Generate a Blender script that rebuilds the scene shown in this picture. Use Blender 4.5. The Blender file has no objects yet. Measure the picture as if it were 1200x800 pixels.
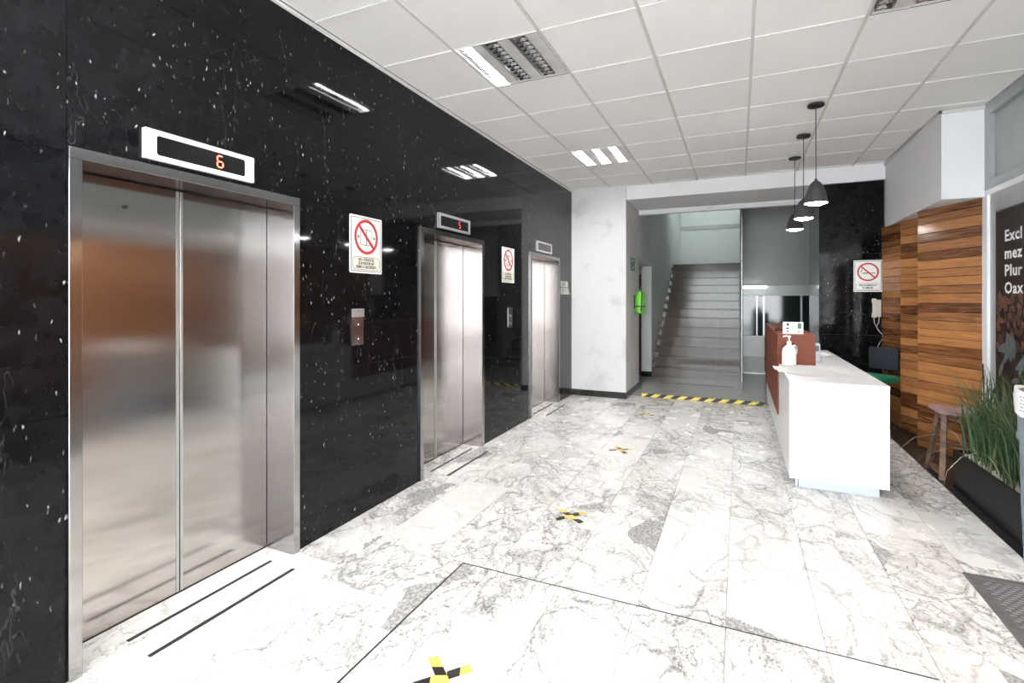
import bpy, bmesh, math, random
from mathutils import Vector, Matrix
random.seed(7)
SC = bpy.context.scene
COL = SC.collection
PI = math.pi

# ------------------------------------------------------------------ camera, world, light, exposure
F_PX, YAW, HORIZON, EYE = 591.0, math.radians(24.22), 350.5, 1.5
CAMX = 2.40
cam_d = bpy.data.cameras.new('camera')
cam_d.sensor_width = 36.0
cam_d.lens = F_PX / 1200.0 * 36.0
cam_d.shift_y = -(400.0 - HORIZON) / 1200.0
cam_d.clip_start = 0.05
cam = bpy.data.objects.new('camera', cam_d)
COL.objects.link(cam)
cam.location = (CAMX, 0, EYE)
cam.rotation_euler = (PI / 2, 0, YAW)
SC.camera = cam

world = bpy.data.worlds.new('daylight')
SC.world = world
world.use_nodes = True
bg = world.node_tree.nodes['Background']
bg.inputs[0].default_value = (0.93, 0.97, 1.0, 1)
bg.inputs[1].default_value = 4.0

portal_d = bpy.data.lights.new('entrance_portal', 'AREA')
portal_d.shape = 'RECTANGLE'
portal_d.size, portal_d.size_y = 4.2, 2.9
portal_d.cycles.is_portal = True
portal = bpy.data.objects.new('entrance_portal', portal_d)
COL.objects.link(portal)
portal.location = (2.2, -3.55, 1.5)
portal.rotation_euler = (PI / 2, 0, PI)

TUBE_STRENGTH = 60.0
SC.view_settings.view_transform = 'Standard'
SC.view_settings.look = 'None'
SC.view_settings.gamma = 1.0
SC.view_settings.use_curve_mapping = False
SC.view_settings.exposure = 2.0

# ------------------------------------------------------------------ material helpers
def new_mat(name):
    m = bpy.data.materials.new(name)
    m.use_nodes = True
    nt = m.node_tree
    return m, nt, nt.nodes['Principled BSDF']

def N(nt, typ, **kw):
    n = nt.nodes.new(typ)
    for k, v in kw.items():
        if k.startswith('i_'):
            key = k[2:]
            key = int(key) if key.isdigit() else key.replace('_', ' ')
            n.inputs[key].default_value = v
        else:
            setattr(n, k, v)
    return n

def ramp(nt, src, stops):
    r = nt.nodes.new('ShaderNodeValToRGB')
    els = r.color_ramp.elements
    while len(els) < len(stops):
        els.new(0.5)
    for e, (p, c) in zip(els, stops):
        e.position = p
        e.color = (c, c, c, 1) if isinstance(c, (int, float)) else (*c, 1)
    nt.links.new(src, r.inputs[0])
    return r.outputs[0]

def mixc(nt, fac, a, b, mode='MIX'):
    m = nt.nodes.new('ShaderNodeMix')
    m.data_type = 'RGBA'
    m.blend_type = mode
    for sock, v in ((m.inputs[0], fac), (m.inputs[6], a), (m.inputs[7], b)):
        if isinstance(v, (int, float)):
            sock.default_value = v
        elif isinstance(v, tuple):
            sock.default_value = (*v, 1)
        else:
            nt.links.new(v, sock)
    return m.outputs[2]

def math_n(nt, op, a, b=None):
    m = nt.nodes.new('ShaderNodeMath')
    m.operation = op
    for i, v in enumerate((a, b)):
        if v is None:
            continue
        if isinstance(v, (int, float)):
            m.inputs[i].default_value = v
        else:
            nt.links.new(v, m.inputs[i])
    return m.outputs[0]

def position(nt, rand=0.0, scale=(1, 1, 1), rot=(0, 0, 0)):
    g = nt.nodes.new('ShaderNodeNewGeometry').outputs['Position']
    if rand:
        oi = nt.nodes.new('ShaderNodeObjectInfo').outputs['Random']
        k = math_n(nt, 'MULTIPLY', oi, rand)
        c = nt.nodes.new('ShaderNodeCombineXYZ')
        for i in range(3):
            nt.links.new(k, c.inputs[i])
        a = nt.nodes.new('ShaderNodeVectorMath')
        a.operation = 'ADD'
        nt.links.new(g, a.inputs[0])
        nt.links.new(c.outputs[0], a.inputs[1])
        g = a.outputs[0]
    mp = nt.nodes.new('ShaderNodeMapping')
    mp.inputs['Scale'].default_value = scale
    mp.inputs['Rotation'].default_value = rot
    nt.links.new(g, mp.inputs[0])
    return mp.outputs[0]

def noise(nt, vec, scale, detail=3.0, rough=0.55, out='Fac'):
    n = N(nt, 'ShaderNodeTexNoise')
    n.inputs['Scale'].default_value = scale
    n.inputs['Detail'].default_value = detail
    n.inputs['Roughness'].default_value = rough
    nt.links.new(vec, n.inputs['Vector'])
    return n.outputs[out]

def warp(nt, vec, scale, amount, detail=3.0):
    c = noise(nt, vec, scale, detail, out='Color')
    s = nt.nodes.new('ShaderNodeVectorMath'); s.operation = 'SUBTRACT'
    s.inputs[1].default_value = (0.5, 0.5, 0.5)
    nt.links.new(c, s.inputs[0])
    k = nt.nodes.new('ShaderNodeVectorMath'); k.operation = 'SCALE'
    k.inputs['Scale'].default_value = amount
    nt.links.new(s.outputs[0], k.inputs[0])
    a = nt.nodes.new('ShaderNodeVectorMath'); a.operation = 'ADD'
    nt.links.new(vec, a.inputs[0]); nt.links.new(k.outputs[0], a.inputs[1])
    return a.outputs[0]

def voro(nt, vec, scale, feature='DISTANCE_TO_EDGE', out='Distance'):
    v = N(nt, 'ShaderNodeTexVoronoi')
    v.feature = feature
    v.inputs['Scale'].default_value = scale
    nt.links.new(vec, v.inputs['Vector'])
    return v.outputs[out]

def bump(nt, bsdf, h, strength=0.2, dist=0.005):
    b = nt.nodes.new('ShaderNodeBump')
    b.inputs['Strength'].default_value = strength
    b.inputs['Distance'].default_value = dist
    nt.links.new(h, b.inputs['Height'])
    nt.links.new(b.outputs[0], bsdf.inputs['Normal'])

def plain(name, col, rough=0.5, metal=0.0, var=0.06, spec=0.5, nscale=9.0, bumpy=0.0):
    """a paint, plastic or metal with a little tonal unevenness"""
    m, nt, b = new_mat(name)
    p = position(nt)
    f = noise(nt, p, nscale, 4.0)
    lo = tuple(c * (1 - var) for c in col)
    hi = tuple(min(1.0, c * (1 + var)) for c in col)
    c = ramp(nt, f, [(0.3, lo), (0.7, hi)])
    nt.links.new(c, b.inputs['Base Color'])
    b.inputs['Roughness'].default_value = rough
    b.inputs['Metallic'].default_value = metal
    b.inputs['Specular IOR Level'].default_value = spec
    if bumpy:
        bump(nt, b, noise(nt, p, 60.0, 4.0), bumpy, 0.003)
    return m

def emitter(name, col, strength):
    m, nt, b = new_mat(name)
    b.inputs['Base Color'].default_value = (*col, 1)
    b.inputs['Emission Color'].default_value = (*col, 1)
    b.inputs['Emission Strength'].default_value = strength
    return m

M = {}
# white breccia marble of the floor slabs
def marble_white():
    m, nt, b = new_mat('white_breccia_marble')
    p = position(nt, 23.0, (1.0, 0.72, 1.0), (0, 0, 0.6))
    oi = nt.nodes.new('ShaderNodeObjectInfo').outputs['Random']
    bias = math_n(nt, 'MULTIPLY', math_n(nt, 'SUBTRACT', math_n(nt, 'FRACT', math_n(nt, 'MULTIPLY', oi, 91.7)), 0.5), 0.26)
    w = warp(nt, p, 1.6, 0.55, 6.0)
    w2 = warp(nt, w, 7.0, 0.11, 5.0)
    grain = noise(nt, p, 70.0, 5.0, 0.75)
    gr = ramp(nt, grain, [(0.36, 0.35), (0.58, 1.0)])
    dens = math_n(nt, 'ADD', noise(nt, p, 1.8, 3.0), bias)
    def vein(vec, scale, wlo, whi, mlo, mhi, mscale):
        e = voro(nt, vec, scale)
        wd = ramp(nt, noise(nt, vec, mscale, 4.0, 0.65), [(0.40, wlo), (0.72, whi)])
        v = math_n(nt, 'DIVIDE', e, wd)
        v = ramp(nt, v, [(0.0, 1.0), (0.45, 0.5), (1.0, 0.0)])
        return math_n(nt, 'MULTIPLY', v, ramp(nt, dens, [(mlo, 0.12), (mhi, 1.0)]))
    v1 = vein(w2, 2.9, 0.006, 0.12, 0.30, 0.56, 4.0)
    v2 = vein(warp(nt, w2, 4.0, 0.25), 7.0, 0.006, 0.14, 0.38, 0.60, 6.0)
    v3 = vein(warp(nt, w2, 9.0, 0.15), 16.0, 0.005, 0.16, 0.46, 0.66, 9.0)
    sm = nt.nodes.new('ShaderNodeMapping')
    sm.inputs['Rotation'].default_value = (0, 0, 0.9)
    sm.inputs['Scale'].default_value = (1.2, 7.0, 1.0)
    nt.links.new(w, sm.inputs[0])
    streak = ramp(nt, noise(nt, sm.outputs[0], 2.6, 8.0, 0.7), [(0.46, 0.0), (0.64, 0.8)])
    streak = math_n(nt, 'MULTIPLY', streak, ramp(nt, dens, [(0.42, 0.0), (0.60, 1.0)]))
    vc = N(nt, 'ShaderNodeTexVoronoi'); vc.inputs['Scale'].default_value = 3.6
    nt.links.new(w, vc.inputs['Vector'])
    sep = nt.nodes.new('ShaderNodeSeparateColor'); nt.links.new(vc.outputs['Color'], sep.inputs[0])
    patch = math_n(nt, 'MULTIPLY', ramp(nt, sep.outputs[1], [(0.955, 0.0), (0.957, 0.85)]), gr)
    k = math_n(nt, 'MAXIMUM', math_n(nt, 'MAXIMUM', v1, v2), math_n(nt, 'MAXIMUM', v3, streak))
    k = math_n(nt, 'MAXIMUM', math_n(nt, 'MULTIPLY', k, gr), patch)
    cloud = ramp(nt, noise(nt, w, 3.0, 5.0), [(0.3, (0.74, 0.735, 0.72)), (0.7, (0.86, 0.855, 0.84))])
    c = mixc(nt, math_n(nt, 'MULTIPLY', k, 0.92), cloud, (0.085, 0.085, 0.09))
    nt.links.new(c, b.inputs['Base Color'])
    r = ramp(nt, noise(nt, p, 7.0, 3.0), [(0.3, 0.16), (0.7, 0.30)])
    nt.links.new(r, b.inputs['Roughness'])
    b.inputs['Specular IOR Level'].default_value = 0.35
    return m
M['marble'] = marble_white()

def marble_black():
    m, nt, b = new_mat('black_polished_marble')
    p = position(nt, 11.0)
    w = warp(nt, p, 6.0, 0.10, 3.0)
    st = nt.nodes.new('ShaderNodeMapping')
    st.inputs['Scale'].default_value = (1.0, 1.0, 0.30)
    st.inputs['Rotation'].default_value = (0.5, 0, 0)
    nt.links.new(w, st.inputs[0])
    v = N(nt, 'ShaderNodeTexVoronoi'); v.feature = 'F1'
    v.inputs['Scale'].default_value = 48.0
    nt.links.new(st.outputs[0], v.inputs['Vector'])
    fleck = ramp(nt, v.outputs['Distance'], [(0.05, 1.0), (0.19, 0.0)])
    sep = nt.nodes.new('ShaderNodeSeparateColor')
    nt.links.new(v.outputs['Color'], sep.inputs[0])
    some = ramp(nt, sep.outputs[0], [(0.25, 0.0), (0.8, 1.0)])
    trail = nt.nodes.new('ShaderNodeMapping')
    trail.inputs['Scale'].default_value = (1.0, 1.0, 0.22)
    nt.links.new(w, trail.inputs[0])
    tr = ramp(nt, noise(nt, trail.outputs[0], 13.0, 4.0, 0.7), [(0.47, 0.0), (0.58, 1.0)])
    k = math_n(nt, 'MULTIPLY', math_n(nt, 'MULTIPLY', fleck, some), tr)
    hair = voro(nt, warp(nt, trail.outputs[0], 4.0, 0.6, 4.0), 1.5)
    hair = math_n(nt, 'MULTIPLY', ramp(nt, hair, [(0.0, 0.07), (0.003, 0.0)]), tr)
    k = math_n(nt, 'MAXIMUM', k, hair)
    base = ramp(nt, noise(nt, p, 12.0, 5.0), [(0.3, (0.003, 0.0033, 0.004)), (0.75, (0.008, 0.0083, 0.010))])
    c = mixc(nt, k, base, (0.55, 0.55, 0.55))
    nt.links.new(c, b.inputs['Base Color'])
    r = ramp(nt, noise(nt, p, 5.0, 4.0), [(0.3, 0.035), (0.75, 0.075)])
    nt.links.new(r, b.inputs['Roughness'])
    b.inputs['Specular IOR Level'].default_value = 0.20
    return m
M['black'] = marble_black()

def brushed(name, col, rough, aniso, along_z=True):
    m, nt, b = new_mat(name)
    p = position(nt, 0, (60, 60, 1.2))
    f = noise(nt, p, 5.0, 4.0, 0.7)
    c = ramp(nt, f, [(0.3, tuple(x * 0.97 for x in col)), (0.7, col)])
    nt.links.new(c, b.inputs['Base Color'])
    b.inputs['Metallic'].default_value = 1.0
    b.inputs['Specular Tint'].default_value = (0.56, 0.49, 0.46, 1)
    b.inputs['Roughness'].default_value = rough
    b.inputs['Anisotropic'].default_value = aniso
    x = nt.nodes.new('ShaderNodeVectorMath'); x.operation = 'CROSS_PRODUCT'
    x.inputs[1].default_value = (0.02, 0.03, 1.0)
    nt.links.new(nt.nodes.new('ShaderNodeNewGeometry').outputs['Normal'], x.inputs[0])
    nt.links.new(x.outputs[0], b.inputs['Tangent'])
    return m
M['steel'] = brushed('brushed_steel', (0.52, 0.487, 0.468), 0.15, 0.9)
M['steel_frame'] = brushed('brushed_steel_frame', (0.42, 0.415, 0.42), 0.17, 0.85)

def wood(name, dark, light, gs=1.0):
    m, nt, b = new_mat(name)
    p = position(nt, 37.0, (1.6, 1.6, 26.0))
    f = noise(nt, warp(nt, p, 0.8, 0.9), 2.2 * gs, 6.0, 0.6)
    oi = nt.nodes.new('ShaderNodeObjectInfo').outputs['Random']
    t = math_n(nt, 'ADD', math_n(nt, 'MULTIPLY', f, 0.62), math_n(nt, 'MULTIPLY', oi, 0.42))
    mid = tuple((a + c) / 2 for a, c in zip(dark, light))
    c = ramp(nt, t, [(0.28, dark), (0.52, mid), (0.8, light)])
    nt.links.new(c, b.inputs['Base Color'])
    b.inputs['Roughness'].default_value = 0.20
    b.inputs['Specular IOR Level'].default_value = 0.4
    bump(nt, b, f, 0.12, 0.003)
    return m
M['plank'] = wood('stained_plank', (0.085, 0.027, 0.010), (0.52, 0.235, 0.085))
M['redwood'] = plain('red_brown_laminate', (0.165, 0.036, 0.015), 0.42, var=0.12, nscale=14, spec=0.25)
M['stoolwood'] = plain('worn_stool_wood', (0.15, 0.085, 0.055), 0.6, var=0.5, nscale=22, bumpy=0.2)

def dirty_wall(name, col, dirt=0.35):
    m, nt, b = new_mat(name)
    p = position(nt)
    w = warp(nt, p, 3.0, 0.3)
    st = ramp(nt, noise(nt, w, 2.4, 5.0, 0.6), [(0.53, 0.0), (0.72, dirt)])
    c = mixc(nt, st, col, tuple(x * 0.55 for x in col))
    nt.links.new(c, b.inputs['Base Color'])
    b.inputs['Roughness'].default_value = 0.75
    b.inputs['Specular IOR Level'].default_value = 0.25
    bump(nt, b, noise(nt, p, 45.0, 4.0), 0.15, 0.004)
    return m
M['wall'] = dirty_wall('scuffed_white_paint', (0.66, 0.66, 0.67), 0.55)
M['wall_clean'] = dirty_wall('white_paint', (0.82, 0.83, 0.85), 0.10)
M['wall_stair'] = dirty_wall('stairwell_paint', (0.70, 0.74, 0.72), 0.14)
M['wall_grey'] = dirty_wall('grey_paint', (0.50, 0.515, 0.51), 0.12)

def ceiling_tile():
    m, nt, b = new_mat('mineral_fibre_tile')
    p = position(nt, 5.0)
    sp = noise(nt, p, 120.0, 2.0, 0.8)
    oi = nt.nodes.new('ShaderNodeObjectInfo').outputs['Random']
    base = ramp(nt, oi, [(0.0, (0.83, 0.825, 0.82)), (1.0, (0.88, 0.875, 0.87))])
    c = mixc(nt, ramp(nt, sp, [(0.60, 0.0), (0.72, 0.35)]), base, (0.5, 0.5, 0.5))
    nt.links.new(c, b.inputs['Base Color'])
    b.inputs['Roughness'].default_value = 0.9
    b.inputs['Specular IOR Level'].default_value = 0.1
    bump(nt, b, sp, 0.25, 0.002)
    return m
M['ctile'] = ceiling_tile()
M['tbar'] = plain('ceiling_rail_paint', (0.62, 0.61, 0.60), 0.5, var=0.06)
M['tbar_w'] = plain('ceiling_cross_rail', (0.86, 0.86, 0.85), 0.4, var=0.03)
M['white_gloss'] = plain('white_lacquer', (0.86, 0.86, 0.87), 0.22, var=0.01)
M['white_plastic'] = plain('white_plastic', (0.84, 0.85, 0.86), 0.35, var=0.02)
M['white_sign'] = plain('sign_white', (0.82, 0.82, 0.80), 0.3, var=0.02)
M['cream'] = plain('sign_cream', (0.78, 0.78, 0.66), 0.35, var=0.02)
M['red'] = plain('sign_red', (0.45, 0.018, 0.02), 0.35, var=0.05)
M['ink'] = plain('black_ink', (0.012, 0.012, 0.013), 0.4, var=0.1)
M['rubber'] = plain('black_rubber', (0.020, 0.020, 0.021), 0.55, var=0.2)
M['matgrey'] = plain('grey_rubber_mat', (0.10, 0.10, 0.105), 0.65, var=0.25, nscale=30)
M['mathole'] = plain('mat_hollow', (0.30, 0.30, 0.31), 0.7, var=0.1)
M['screen'] = plain('black_glass_screen', (0.006, 0.006, 0.007), 0.12, var=0.05)
M['led'] = emitter('red_led', (1.0, 0.10, 0.05), 3.0)
M['led_dim'] = emitter('red_led_dim', (0.9, 0.08, 0.06), 0.7)
M['led_faint'] = emitter('red_led_faint', (0.5, 0.03, 0.03), 0.12)
M['yellow'] = plain('yellow_tape', (0.72, 0.52, 0.12), 0.5, var=0.1)
M['alu'] = plain('aluminium', (0.50, 0.51, 0.52), 0.35, 0.7, var=0.05)
M['alu_grey'] = plain('grey_window_profile', (0.40, 0.42, 0.43), 0.4, 0.3, var=0.05)
M['chrome'] = plain('louver_aluminium', (0.78, 0.78, 0.79), 0.12, 1.0, var=0.05)
M['reflector'] = plain('lamp_tray_paint', (0.66, 0.66, 0.66), 0.3, 0.2, var=0.08)
M['dark_metal'] = plain('dark_metal', (0.025, 0.025, 0.026), 0.4, 0.3, var=0.1)
M['shade'] = plain('charcoal_lampshade', (0.05, 0.05, 0.052), 0.45, var=0.1)
M['shade_in'] = plain('lampshade_inside', (0.85, 0.85, 0.85), 0.4, var=0.02)
M['tube'] = emitter('lit_tube', (1.0, 0.985, 0.96), TUBE_STRENGTH)
M['tube_off'] = plain('unlit_tube', (0.8, 0.8, 0.8), 0.25, var=0.02)
M['bulb'] = emitter('lit_bulb', (1.0, 0.98, 0.95), 26.0)
M['striplamp'] = emitter('strip_lamp', (0.94, 1.0, 0.97), 4.0)
M['warmlamp'] = emitter('warm_shop_lamp', (1.0, 0.72, 0.42), 45.0)
M['plinth'] = plain('dark_stone_tile', (0.022, 0.023, 0.026), 0.30, var=0.3, nscale=18)
M['basetile'] = plain('black_skirting', (0.014, 0.014, 0.016), 0.22, var=0.3)
M['grout'] = plain('grout', (0.30, 0.29, 0.28), 0.9, var=0.2)
M['porcelain'] = plain('grey_porcelain', (0.46, 0.455, 0.44), 0.13, var=0.06, nscale=3)
M['stairtile'] = plain('beige_stair_tile', (0.125, 0.107, 0.093), 0.10, var=0.10, nscale=5, spec=0.32)
M['nosing'] = plain('dark_nosing', (0.06, 0.055, 0.05), 0.35, var=0.2)
M['bluekick'] = plain('blue_grey_kickplate', (0.52, 0.58, 0.66), 0.35, var=0.04)
M['green'] = plain('green_enamel', (0.115, 0.43, 0.025), 0.35, var=0.06)
M['greensign'] = plain('green_sign', (0.03, 0.16, 0.09), 0.4, var=0.08)
M['green_fabric'] = plain('green_fabric', (0.006, 0.17, 0.085), 0.8, var=0.15, nscale=40)
M['navy'] = plain('navy_fabric', (0.010, 0.014, 0.024), 0.75, var=0.2, nscale=40)
M['darkred'] = plain('dark_red_door', (0.10, 0.012, 0.015), 0.4, var=0.1)
M['bin'] = plain('blue_grey_plastic', (0.19, 0.24, 0.29), 0.42, var=0.06)
M['liner'] = plain('white_bag', (0.85, 0.85, 0.86), 0.35, var=0.03)
M['greyink'] = plain('grey_print', (0.36, 0.37, 0.42), 0.6, var=0.1)
M['paper'] = plain('white_paper', (0.84, 0.83, 0.82), 0.7, var=0.03)
M['beige'] = plain('beige_plastic', (0.56, 0.53, 0.46), 0.4, var=0.05)
M['planter'] = plain('black_planter', (0.010, 0.010, 0.011), 0.42, var=0.25, nscale=25, spec=0.22)
M['soil'] = plain('white_gravel_soil', (0.55, 0.54, 0.52), 0.9, var=0.4, nscale=60, bumpy=0.8)
M['pinkseat'] = plain('faded_pink_seat', (0.34, 0.21, 0.22), 0.55, var=0.15, nscale=20)
M['shopwall'] = wood('shop_wood_wall', (0.16, 0.065, 0.026), (0.50, 0.24, 0.10))
M['shopfloor'] = plain('shop_floor', (0.25, 0.22, 0.20), 0.5, var=0.1)
M['darkglass'] = plain('dark_office_glass', (0.018, 0.030, 0.028), 0.07, var=0.1)
M['greenish'] = plain('pale_green_panel', (0.62, 0.68, 0.65), 0.35, var=0.05)
M['outdoor'] = plain('street_paving', (0.45, 0.44, 0.42), 0.8, var=0.1)

def frosted():
    m, nt, b = new_mat('hazy_glass')
    p = position(nt)
    c = ramp(nt, noise(nt, p, 1.3, 2.0), [(0.3, (0.30, 0.34, 0.34)), (0.7, (0.42, 0.45, 0.44))])
    nt.links.new(c, b.inputs['Base Color'])
    b.inputs['Roughness'].default_value = 0.16
    return m
M['hazyglass'] = frosted()

def clear_glass():
    m, nt, b = new_mat('clear_glass')
    b.inputs['Base Color'].default_value = (0.93, 0.96, 0.95, 1)
    b.inputs['Roughness'].default_value = 0.0
    b.inputs['Transmission Weight'].default_value = 1.0
    b.inputs['IOR'].default_value = 1.05
    return m
M['glass'] = clear_glass()

def leaf_mat():
    m, nt, b = new_mat('grass_leaf')
    oi = nt.nodes.new('ShaderNodeObjectInfo').outputs['Random']
    c = ramp(nt, oi, [(0.0, (0.025, 0.065, 0.022)), (0.6, (0.060, 0.125, 0.045)), (0.92, (0.13, 0.19, 0.075)), (1.0, (0.30, 0.27, 0.13))])
    nt.links.new(c, b.inputs['Base Color'])
    b.inputs['Roughness'].default_value = 0.45
    return m
M['leaf'] = leaf_mat()
M['dryleaf'] = plain('dry_leaf', (0.36, 0.32, 0.20), 0.6, var=0.2)

def hazard():
    m, nt, b = new_mat('hazard_tape')
    tc = nt.nodes.new('ShaderNodeTexCoord').outputs['Object']
    s = nt.nodes.new('ShaderNodeSeparateXYZ'); nt.links.new(tc, s.inputs[0])
    k = math_n(nt, 'ADD', s.outputs[0], math_n(nt, 'MULTIPLY', s.outputs[2], -1.5))
    f = math_n(nt, 'FRACT', math_n(nt, 'MULTIPLY', k, 5.2))
    st = math_n(nt, 'GREATER_THAN', f, 0.5)
    c = mixc(nt, st, (0.78, 0.63, 0.12), (0.012, 0.012, 0.012))
    nt.links.new(c, b.inputs['Base Color'])
    b.inputs['Roughness'].default_value = 0.45
    return m
M['hazard'] = hazard()

def coffee():
    """flat print: dark brown ground"""
    m, nt, b = new_mat('coffee_poster_print')
    p = position(nt)
    c = ramp(nt, noise(nt, p, 9.0, 4.0), [(0.35, (0.012, 0.009, 0.009)), (0.75, (0.05, 0.032, 0.026))])
    nt.links.new(c, b.inputs['Base Color'])
    b.inputs['Roughness'].default_value = 0.25
    return m
M['poster'] = coffee()
M['bean'] = plain('printed_bean', (0.17, 0.072, 0.045), 0.3, var=0.5, nscale=30)
M['beandark'] = plain('printed_bean_dark', (0.06, 0.03, 0.022), 0.3, var=0.4, nscale=30)
M['printleaf'] = plain('printed_leaf', (0.10, 0.125, 0.14), 0.35, var=0.5, nscale=25)
M['letters'] = plain('printed_letters', (0.82, 0.82, 0.84), 0.3, var=0.01)

# ------------------------------------------------------------------ geometry helpers
def b_box(bm, x0, x1, y0, y1, z0, z1, bev=0.0, seg=1):
    r = bmesh.ops.create_cube(bm, size=1.0)
    vs = r['verts']
    for v in vs:
        v.co = Vector((x0 + (v.co.x + .5) * (x1 - x0), y0 + (v.co.y + .5) * (y1 - y0), z0 + (v.co.z + .5) * (z1 - z0)))
    if bev > 0:
        es = list({e for v in vs for e in v.link_edges})
        bmesh.ops.bevel(bm, geom=es, offset=bev, segments=seg, affect='EDGES', profile=0.5)

def b_cyl(bm, p0, p1, r0, r1=None, n=16, caps=True):
    r1 = r0 if r1 is None else r1
    p0, p1 = Vector(p0), Vector(p1)
    d = p1 - p0
    q = d.to_track_quat('Z', 'Y').to_matrix()
    a = [bm.verts.new(p0 + q @ Vector((r0 * math.cos(2 * PI * i / n), r0 * math.sin(2 * PI * i / n), 0))) for i in range(n)]
    c = [bm.verts.new(p1 + q @ Vector((r1 * math.cos(2 * PI * i / n), r1 * math.sin(2 * PI * i / n), 0))) for i in range(n)]
    for i in range(n):
        bm.faces.new((a[i], a[(i + 1) % n], c[(i + 1) % n], c[i]))
    if caps:
        bm.faces.new(a[::-1]); bm.faces.new(c)

def b_lathe(bm, prof, cx=0, cy=0, n=28, close=False):
    rings = []
    for r, z in prof:
        rings.append([bm.verts.new((cx + r * math.cos(2 * PI * i / n), cy + r * math.sin(2 * PI * i / n), z)) for i in range(n)])
    for a, c in zip(rings, rings[1:]):
        for i in range(n):
            bm.faces.new((a[i], a[(i + 1) % n], c[(i + 1) % n], c[i]))
    if close:
        bm.faces.new(rings[0][::-1]); bm.faces.new(rings[-1])

def b_tube(bm, pts, r, n=8):
    pts = [Vector(p) for p in pts]
    rings = []
    for i, p in enumerate(pts):
        d = (pts[min(i + 1, len(pts) - 1)] - pts[max(i - 1, 0)]).normalized()
        q = d.to_track_quat('Z', 'Y').to_matrix()
        rr = r[i] if isinstance(r, (list, tuple)) else r
        rings.append([bm.verts.new(p + q @ Vector((rr * math.cos(2 * PI * k / n), rr * math.sin(2 * PI * k / n), 0))) for k in range(n)])
    for a, c in zip(rings, rings[1:]):
        for k in range(n):
            bm.faces.new((a[k], a[(k + 1) % n], c[(k + 1) % n], c[k]))
    bm.faces.new(rings[0][::-1]); bm.faces.new(rings[-1])

def b_prism(bm, pts2, y0, y1):
    """outline in x,z extruded along y"""
    a = [bm.verts.new((x, y0, z)) for x, z in pts2]
    c = [bm.verts.new((x, y1, z)) for x, z in pts2]
    n = len(a)
    bm.faces.new(a); bm.faces.new(c[::-1])
    for i in range(n):
        bm.faces.new((a[i], c[i], c[(i + 1) % n], a[(i + 1) % n]))

def rrect(x0, x1, z0, z1, r, n=5):
    out = []
    for cx, cz, a0 in ((x1 - r, z1 - r, 0), (x0 + r, z1 - r, PI / 2), (x0 + r, z0 + r, PI), (x1 - r, z0 + r, 1.5 * PI)):
        for i in range(n + 1):
            a = a0 + PI / 2 * i / n
            out.append((cx + r * math.cos(a), cz + r * math.sin(a)))
    return out

def b_ring(bm, outer, inner, y0, y1):
    """frame between two outlines of equal length (x,z), extruded in y"""
    n = len(outer)
    A = [bm.verts.new((x, y0, z)) for x, z in outer]; B = [bm.verts.new((x, y0, z)) for x, z in inner]
    C = [bm.verts.new((x, y1, z)) for x, z in outer]; D = [bm.verts.new((x, y1, z)) for x, z in inner]
    for i in range(n):
        j = (i + 1) % n
        bm.faces.new((A[i], A[j], B[j], B[i])); bm.faces.new((C[j], C[i], D[i], D[j]))
        bm.faces.new((A[j], A[i], C[i], C[j])); bm.faces.new((B[i], B[j], D[j], D[i]))

def finish(bm, smooth=False):
    bmesh.ops.recalc_face_normals(bm, faces=bm.faces[:])
    me = bpy.data.meshes.new('mesh')
    bm.to_mesh(me); bm.free()
    if smooth:
        for p in me.polygons:
            p.use_smooth = True
        try:
            me.set_sharp_from_angle(angle=math.radians(38))
        except Exception:
            pass
    return me

def link(name, me, mat, parent=None, loc=None, rz=None):
    o = bpy.data.objects.new(name, me)
    me.name = name
    if mat is not None and me is not None and not me.materials:
        me.materials.append(M[mat] if isinstance(mat, str) else mat)
    COL.objects.link(o)
    if parent is not None:
        o.parent = parent
    if loc is not None:
        o.location = loc
    if rz is not None:
        o.rotation_euler = (0, 0, rz)
    return o

def mk(name, mat, build, parent=None, smooth=False, loc=None, rz=None):
    bm = bmesh.new()
    build(bm)
    return link(name, finish(bm, smooth), mat, parent, loc, rz)

def boxo(name, mat, x0, x1, y0, y1, z0, z1, parent=None, bev=0.0, seg=1):
    return mk(name, mat, lambda bm: b_box(bm, x0, x1, y0, y1, z0, z1, bev, seg), parent)

def tag(o, label, cat, group=None):
    o['label'] = label; o['category'] = cat
    if group: o['group'] = group
    return o

def struct(o, label=None):
    o['kind'] = 'structure'
    if label: o['label'] = label
    return o

def empty(name, loc=(0, 0, 0), rz=0.0):
    o = bpy.data.objects.new(name, None)
    o.empty_display_size = 0.1
    COL.objects.link(o)
    o.location = loc; o.rotation_euler = (0, 0, rz)
    return o

def text_o(name, body, size, mat, parent, x, y, z, align='CENTER', bold=0.0, sx=1.0, thick=0.0006, space=1.0):
    """upright lettering in the x,z plane, front towards -y, z = baseline"""
    cu = bpy.data.curves.new('lettering', 'FONT')
    cu.body = body; cu.size = size; cu.align_x = align
    cu.space_character = space; cu.offset = bold; cu.extrude = thick; cu.resolution_u = 2
    t = bpy.data.objects.new('tmp', cu); COL.objects.link(t)
    bpy.context.view_layer.update()
    me = bpy.data.meshes.new_from_object(t.evaluated_get(bpy.context.evaluated_depsgraph_get()))
    bpy.data.objects.remove(t)
    me.transform(Matrix.Translation((x, y, z)) @ Matrix.Rotation(PI / 2, 4, 'X') @ Matrix.Diagonal((sx, 1, 1, 1)))
    me.materials.clear()
    return link(name, me, mat, parent)

FACE_PX = PI / 2      # things on the left wall, facing +x (their local x runs along +y)
FACE_MX = -PI / 2     # things on the right wall, facing -x

# ================================================================== SETTING
CEIL = 3.2
XR = 4.40
YB = -3.5

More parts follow.
